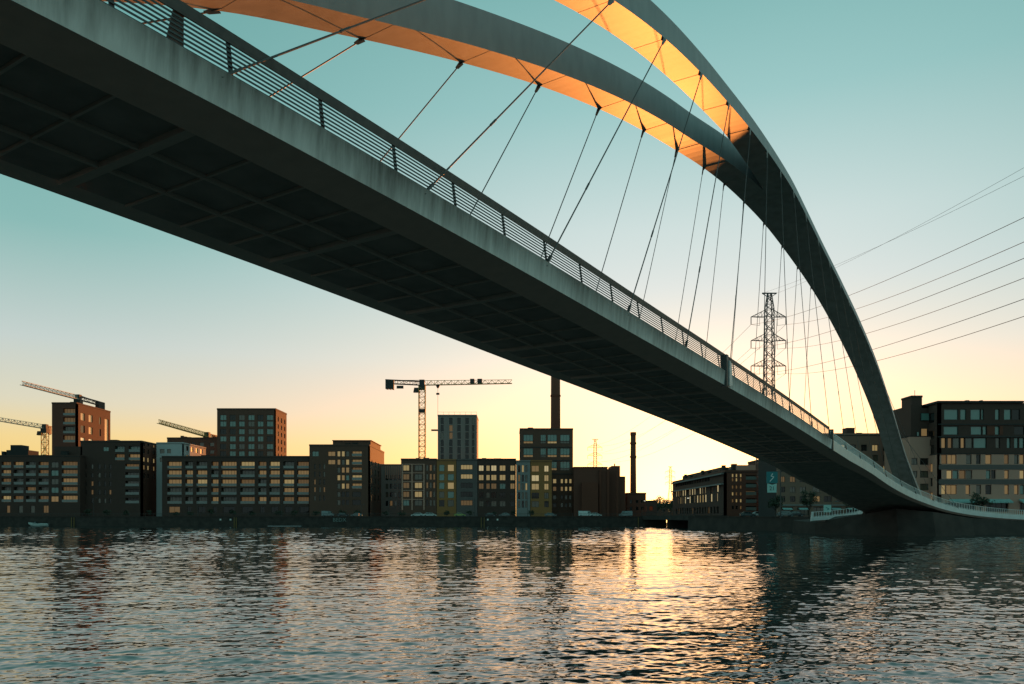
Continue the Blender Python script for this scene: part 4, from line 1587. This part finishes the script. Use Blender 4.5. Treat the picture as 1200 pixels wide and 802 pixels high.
px_, py_ = mx(901.5, YPY), YPY
ends = [(1330, 192), (1330, 225), (1330, 248), (1330, 274), (1330, 303), (1330, 326)]
order = [0, 1, 2, 3, 4, 5]
for k in range(6):
    ax, az = parms[k]
    e = pp(ends[k][0], ends[k][1], 62)
    wire('conductor cable to the near shore from the %s end of the %s cross arm' % (('long', 'short')[k % 2], ('top', 'middle', 'lowest')[k // 2]), (px_ + ax, py_, az + GZ - 2.4), e, 2.2, .040, 'conductors strung from the tall pylon')
for sgn, ey in ((1, 122), (-1, 140)):
    wire('thin earth wire from the top of the tall pylon to the near shore', (px_ + sgn * 2.3, py_, pzt + GZ), pp(1330, ey, 90), 1.5, .028, 'earth wires from the tall pylon')
for k in range(6):
    ax, az = parms[k]
    wire('faint far cable to the distant pylon from the %s end of the %s cross arm' % (('long', 'short')[k % 2], ('top', 'middle', 'lowest')[k // 2]), (px_ + ax, py_, az + GZ - 2.4), (mx(697.5, 640) + parms[k][0], 640, mz(523 + (k // 2) * 9, 640)), 9, .05, 'cables running back to the distant pylons')


# ------------------------------------------------------------------ trees and shrubs
def tree(name, label, x, y, z, height, rx, trunk_h, n, leaf=.45, seed=0, cat='tree', group=None, flat=1.0):
    r = np.random.default_rng(seed)
    t = thing(name, label, cat, (x, y, z), group=group)
    tm = MB()
    tm.tube((0, 0, -.2), (0, 0, trunk_h), .16 * height / 6, .11 * height / 6)
    limbs = []
    for k in range(7):
        a = k * 2.4 + r.uniform(-.4, .4)
        l = rx * r.uniform(.45, .8)
        p0 = Vector((0, 0, trunk_h * r.uniform(.7, 1.0)))
        p1 = Vector((math.cos(a) * l, math.sin(a) * l * .8, trunk_h + (height - trunk_h) * r.uniform(.25, .85)))
        tm.tube(p0, p1, .07 * height / 6, .025 * height / 6, n=5)
        limbs.append(p1)
    tm.build('trunk', 'bark', t)
    cm = MB()
    cl = limbs + [Vector((r.uniform(-.5, .5) * rx, r.uniform(-.5, .5) * rx, trunk_h + (height - trunk_h) * r.uniform(.2, .95))) for _ in range(8)]
    for i in range(n):
        c = cl[i % len(cl)]
        v = r.normal(size=3)
        v /= np.linalg.norm(v)
        rad = rx * .42 * r.uniform(.3, 1.0)
        p = c + Vector((v[0] * rad, v[1] * rad, v[2] * rad * .8))
        a = Vector(r.normal(size=3)).normalized()
        bb = a.orthogonal().normalized()
        s = leaf * r.uniform(.6, 1.3)
        cm.add([p - a * s * .5, p + bb * s * .32, p + a * s * .5, p - bb * s * .32], [(0, 1, 2, 3)])
    cm.build('crown', 'leaf', t)
    return t


tree('street_tree', 'round dark tree before the shopfronts beside the banner post', mx(909, 188), 188, GZ, 5.2, 2.0, 1.8, 700, seed=2)
tree('street_tree', 'dark tree in front of the pale shopfront pier', mx(948, 182), 182, GZ, 6.0, 2.0, 1.8, 800, seed=3)
tree('street_tree', 'spreading tree between the awnings of the apartment building', mx(1149, 178), 178, GZ, 5.2, 2.5, 2.2, 700, seed=4)
tree('street_tree', 'dense dark tree at the curl of the landing rail', mx(1000, 178), 178, GZ, 7.0, 2.6, 2.0, 1000, seed=5)
for k, (x, y, h, rx_, lab) in enumerate(((768, 470, 10, 5.5, 'broad dark tree behind the low road bridge'), (778, 500, 12, 6, 'tall dark tree under the distant pylon at the inlet'), (786, 480, 9, 5, 'dark tree touching the end of the long office building'), (759, 480, 8, 4, 'small dark tree beside the low dark shed'))):
    tree('park_tree', lab, mx(x, y), y, GZ, h, rx_, h * .3, 900, leaf=.8, seed=20 + k)
FRONTS = [(94, 'recessed dark brick block'), (188, 'long ten-bay balcony block'), (362, 'stepped brown block'), (445, 'low finned infill building'), (470, 'beige banded front'),
          (511, 'narrow ochre front'), (535, 'grey-blue front'), (560, 'brown front with warm windows'), (605, 'dark glass block')]


def front_name(px):
    return [n for x, n in FRONTS if px >= x][-1] if px >= 94 else 'long far waterfront block'


for k in range(22):
    px = 100 + k * 25 + random.uniform(-8, 8)
    tree('promenade_shrub', 'low dark shrub on the promenade before the ' + front_name(px), mx(px, 303), 303, GZ, random.uniform(1.6, 2.8), random.uniform(1.0, 1.9), .5, 160, leaf=.5, seed=50 + k, cat='shrub', group='shrubs along the promenade')

# ------------------------------------------------------------------ vehicles and boat


def car(name, label, px, Y, paint, length=4.4, kind='car', face=1):
    t = thing(name, label, 'van' if kind == 'van' else 'car', (mx(px, Y), Y, GZ + .01), 0 if face > 0 else math.pi)
    L = length / 2
    if kind == 'van':
        prof = [(-L, .35), (L, .35), (L, .95), (L - .75, 1.15), (L - 1.35, 2.05), (-L + .1, 2.15), (-L, 1.9)]
        wins = [[(L - .85, 1.2), (L - 1.4, 1.95), (L - 2.2, 1.95), (L - 2.2, 1.2)]]
    else:
        prof = [(-L, .35), (L, .32), (L, .68), (L - .9, .86), (L - 1.6, 1.38), (-L + 1.2, 1.46), (-L + .35, .98), (-L, .9)]
        wins = [[(L - 1.1, .90), (L - 1.7, 1.30), (0, 1.37), (0, .92)], [(-.1, .92), (-.1, 1.37), (-L + 1.25, 1.37), (-L + .7, .98)]]
    w = .88
    inset = lambda z: w - max(0, z - .9) * .22
    MB().hexa([(x, -inset(z), z) for x, z in prof], [(x, inset(z), z) for x, z in prof]).build('body', paint, t)
    for wv in wins:
        for sg in (-1, 1):
            MB().hexa([(x, sg * (inset(z) + .004), z) for x, z in wv], [(x, sg * (inset(z) + .02), z) for x, z in wv]).build('side_window', 'car_glass', t)
    for x in (-L + .85, L - .85):
        for sg in (-1, 1):
            wh = MB().tube((x, sg * .70, .32), (x, sg * .92, .32), .32, n=14).build('wheel', 'tyre', t)
            MB().tube((x, sg * .90, .32), (x, sg * .935, .32), .19, n=10).build('rim', 'car_grey', wh)
    for sg in (-1, 1):
        MB().box(L - .06, L + .02, sg * .62 - .14, sg * .62 + .14, .58, .70).build('headlight', 'head_light', t)
        MB().box(-L - .02, -L + .05, sg * .62 - .12, sg * .62 + .12, .72, .84).build('tail_light', 'brick_red', t)


YV = 299.0
car('parked_car', 'white estate car on the promenade below the beige banded front', 489, YV, 'car_white', 4.6, face=-1)
car('parked_car', 'long low white car parked behind the white estate car', 504, YV, 'car_white', 5.0)
car('parked_car', 'yellow green car parked below the grey-blue front', 539, YV, 'car_green', 4.2)
car('parked_car', 'grey car parked below the dark glass block', 645, YV, 'car_grey', 4.5)
car('parked_van', 'pale box van parked before the power station annexe', 686.5, YV, 'car_white', 5.6, 'van')
car('parked_car', 'white car nosed beside the pale box van', 698, YV - 1.8, 'car_white', 4.4)
car('parked_van', 'grey van parked at the corner of the quay by the inlet', 733, YV, 'car_grey', 5.0, 'van', -1)
car('parked_van', 'small grey van parked below the stepped brown block', 384.5, YV, 'car_grey', 4.6, 'van')
car('parked_car', 'dark car parked beside the stepped brown block', 402, YV, 'car_dark', 4.5)
car('parked_car', 'grey car parked right of the dark car by the stepped block', 418, YV + 1, 'car_grey', 4.3, face=-1)
car('parked_car', 'dark blue grey car parked below the dark brown front', 575, YV, 'car_dark', 4.4)
car('parked_car', 'grey hatchback parked next to the dark blue grey car', 591, YV, 'car_grey', 4.2, face=-1)
for px, p, lab in ((876, 'car_grey', 'grey car parked on the right-hand quay below the brick office end'), (889, 'car_white', 'white car parked on the right-hand quay left of the banner post'), (921, 'car_grey', 'silver grey car parked on the quay right of the banner post'), (932, 'car_dark', 'dark car parked on the quay before the shop awning')):
    car('parked_car', lab, px, 200 if px > 900 else 226, p, 4.3)

bt = thing('motor_boat', 'small white motorboat moored against the long quay wall', 'boat', (mx(46.5, 291), 291, 0))
hull = MB()
hr = []
for x, w, zk, zs in ((-3.4, 1.0, .05, 1.0), (-2, 1.15, -.05, 1.0), (0, 1.2, -.1, 1.05), (2, .95, 0, 1.2), (3.3, .4, .35, 1.4), (4.1, .04, 1.0, 1.5)):
    hr.append([(x, -w, zs), (x, -w * .8, zk + .3), (x, 0, zk), (x, w * .8, zk + .3), (x, w, zs), (x, 0, zs - .12)])
hull.loft([[(-p[0], p[1], p[2]) for p in r_] for r_ in hr]).build('hull', 'boat_white', bt)
MB().hexa([(-2.2, -.9, 1.02), (-1.0, -1.0, 1.02), (-1.0, 1.0, 1.02), (-2.2, .9, 1.02)], [(-1.5, -.7, 1.65), (-.9, -.8, 1.7), (-.9, .8, 1.7), (-1.5, .7, 1.65)]).build('windscreen', 'car_glass', bt)
MB().box(3.3, 3.9, -.3, .3, .3, 1.25).box(3.45, 3.7, -.12, .12, -.5, .3).build('outboard_motor', 'motor_black', bt)
MB().box(.4, 2.4, -.8, .8, 1.0, 1.15).build('bench', 'boat_white', bt)
rf_ = thing('work_raft', 'long low pale raft floating by the quay wall below the stepped block', 'raft', (mx(334, 290), 290, 0))
MB().box(-6, 6, -1, 1, -.2, .35).build('deck', 'car_grey', rf_)
for x in (-5, 0, 5):
    MB().tube((x, -.9, .1), (x, .9, .1), .3).build('float', 'tyre', rf_)

# ------------------------------------------------------------------ quay furniture and signs
lp = MB()


def text_mesh(txt, size, m, depth=.01):
    cu = bpy.data.curves.new('t', 'FONT')
    cu.body = txt
    cu.size = size
    cu.extrude = depth
    cu.align_x = 'CENTER'
    cu.align_y = 'CENTER'
    ob = bpy.data.objects.new('t', cu)
    COL.objects.link(ob)
    dg = bpy.context.evaluated_depsgraph_get()
    me = bpy.data.meshes.new_from_object(ob.evaluated_get(dg))
    bpy.data.objects.remove(ob)
    me.materials.clear()
    me.materials.append(MATS[m])
    return me


le = bpy.data.objects.new('painted_lettering', text_mesh('BEDX', 2.0, 'lettering'))
COL.objects.link(le)
le.parent = q_left
le.location = (mx(398, 294.6) + 420, -.42, 2.35)
le.rotation_euler = (R(86), 0, 0)
le.scale = (1.0, 1.0, 1.0)
for px in (258.5, 270.3, 571.6, 583):
    MB().box(mx(px, 294.4) + 420 - .3, mx(px, 294.4) + 420 + .3, -.62, -.40, 2.2, 2.8).build('marker_plate', 'white_plate', q_left)
for px in (274.6, 277, 564, 567.4, 84, 87, 748):
    MB().box(mx(px, 294.4) + 420 - .12, mx(px, 294.4) + 420 + .12, -.60, -.50, -.5, 3.3).build('fender_post', 'post_yellow', q_left)
pr = MB()
for k in range(160):
    pr.bar((k * 2.93, .1, GZ + .1), (k * 2.93, .1, GZ + 1.15), .07)
pr.bar((0, .1, GZ + 1.15), (468, .1, GZ + 1.15), .08).bar((0, .1, GZ + .65), (468, .1, GZ + .65), .05)
pr.build('guard_rail', 'steel_dark', q_left)


def lamp_post(label, px, Y, h, lit=False, group=None):
    t = thing('lamp_post', label, 'lamp post', (mx(px, Y), Y, GZ), group=group)
    MB().tube((0, 0, -.1), (0, 0, h), .09, .055).build('pole', 'steel_dark', t)
    MB().bar((0, 0, h - .05), (.9, 0, h + .1), .07).build('arm', 'steel_dark', t)
    MB().hexa([(.7, -.16, h + .02), (1.35, -.14, h + .06), (1.35, .14, h + .06), (.7, .16, h + .02)], [(.7, -.12, h + .18), (1.3, -.08, h + .18), (1.3, .08, h + .18), (.7, .12, h + .18)]).build('lantern', 'lamp_glow' if lit else 'rail_steel', t)


for px in (110, 232, 330, 455, 556, 618):
    lamp_post('slim dark lamp post on the promenade before the ' + front_name(px), px, 301, 7.0, group='lamp posts along the promenade')
lamp_post('short lamp post standing below the stepped block, beside parked dark car', 423.5, 301, 4.6)
lamp_post('lit lamp post at the inlet beside the low road bridge', 802.5, 240, 5.5, lit=True)
lamp_post('lit lamp post before the small brown building at the slim chimney', 752.5, 310, 6.0, lit=True)

# banner on its mast
YB = 178.0
bn = thing('banner_sign', 'teal square banner with white zigzag emblem above pale pennant numbered 21', 'sign', (mx(914.6, YB), YB, GZ))
MB().tube((0, 0, -.2), (0, 0, mz(547, YB) - GZ), .16, .11).build('mast', 'steel_dark', bn)
zA, zB, zC = mz(553, YB) - GZ, mz(566.4, YB) - GZ, mz(577.4, YB) - GZ
xa, xb = mx(898, YB) - mx(914.6, YB), mx(911.2, YB) - mx(914.6, YB)
MB().bar((xa, 0, zA + .05), (.1, 0, zA + .05), .08).build('bracket', 'steel_dark', bn)
tp = MB().hexa([(xa, -.03, zB), (xb, -.03, zB), (xb, .03, zB), (xa, .03, zB)], [(xa, -.03, zA), (xb, -.03, zA), (xb, .03, zA), (xa, .03, zA)]).build('top_panel', 'sign_teal', bn)
w_ = xb - xa
zz = [(.56, .16), (.40, .40), (.66, .44), (.52, .62), (.30, .86)]
em = MB()
for (a, c), (e, f) in zip(zz[:-1], zz[1:]):
    em.bar((xa + a * w_, -.05, zA - c * (zA - zB)), (xa + e * w_, -.05, zA - f * (zA - zB)), .16, .03, up=(0, 1, 0))
em.build('emblem', 'sign_white', tp)
xm = (xa + xb) / 2
x0, x1 = xa + .2, xb - .25
nz_ = .35
lowp = MB()
lowp.hexa([(x0, -.03, zC), (x1, -.03, zC), (x1, -.03, zB - .06), (xm, -.03, zB - nz_), (x0, -.03, zB - .06)], [(x0, .03, zC), (x1, .03, zC), (x1, .03, zB - .06), (xm, .03, zB - nz_), (x0, .03, zB - .06)])
lpo = lowp.build('lower_panel', 'sign_pale', bn)
dg_ = link('digits', text_mesh('21', 1.25, 'sign_ink'), lpo, (xm, -.06, (zB + zC) / 2 - .15))
dg_.rotation_euler = (R(90), 0, 0)

# pale square sign on the landing
YQ = 167.0
sq = thing('notice_board', 'pale teal square notice board behind the landing rail', 'sign', (mx(969.5, YQ), YQ, GZ))
w2 = .78
zt_, zb_ = mz(592, YQ) - GZ, mz(600.5, YQ) - GZ
MB().box(-w2, w2, -.05, .05, zb_, zt_).build('panel', 'sign_pale', sq)
MB().bar((-.35, -.07, (zt_ + zb_) / 2 + .28), (.3, -.07, (zt_ + zb_) / 2 - .05), .12, .03, up=(0, 1, 0)).bar((.3, -.07, (zt_ + zb_) / 2 - .05), (-.1, -.07, (zt_ + zb_) / 2 - .3), .12, .03, up=(0, 1, 0)).build('arrow_mark', 'sign_teal', sq)
for x in (-.5, .5):
    MB().box(x - .05, x + .05, .06, .14, -.2, zt_).build('leg', 'steel_dark', sq)
lamp_post('short lamp post with flat head beside the square notice board', 974.5, 169, mz(588.5, 169) - GZ)
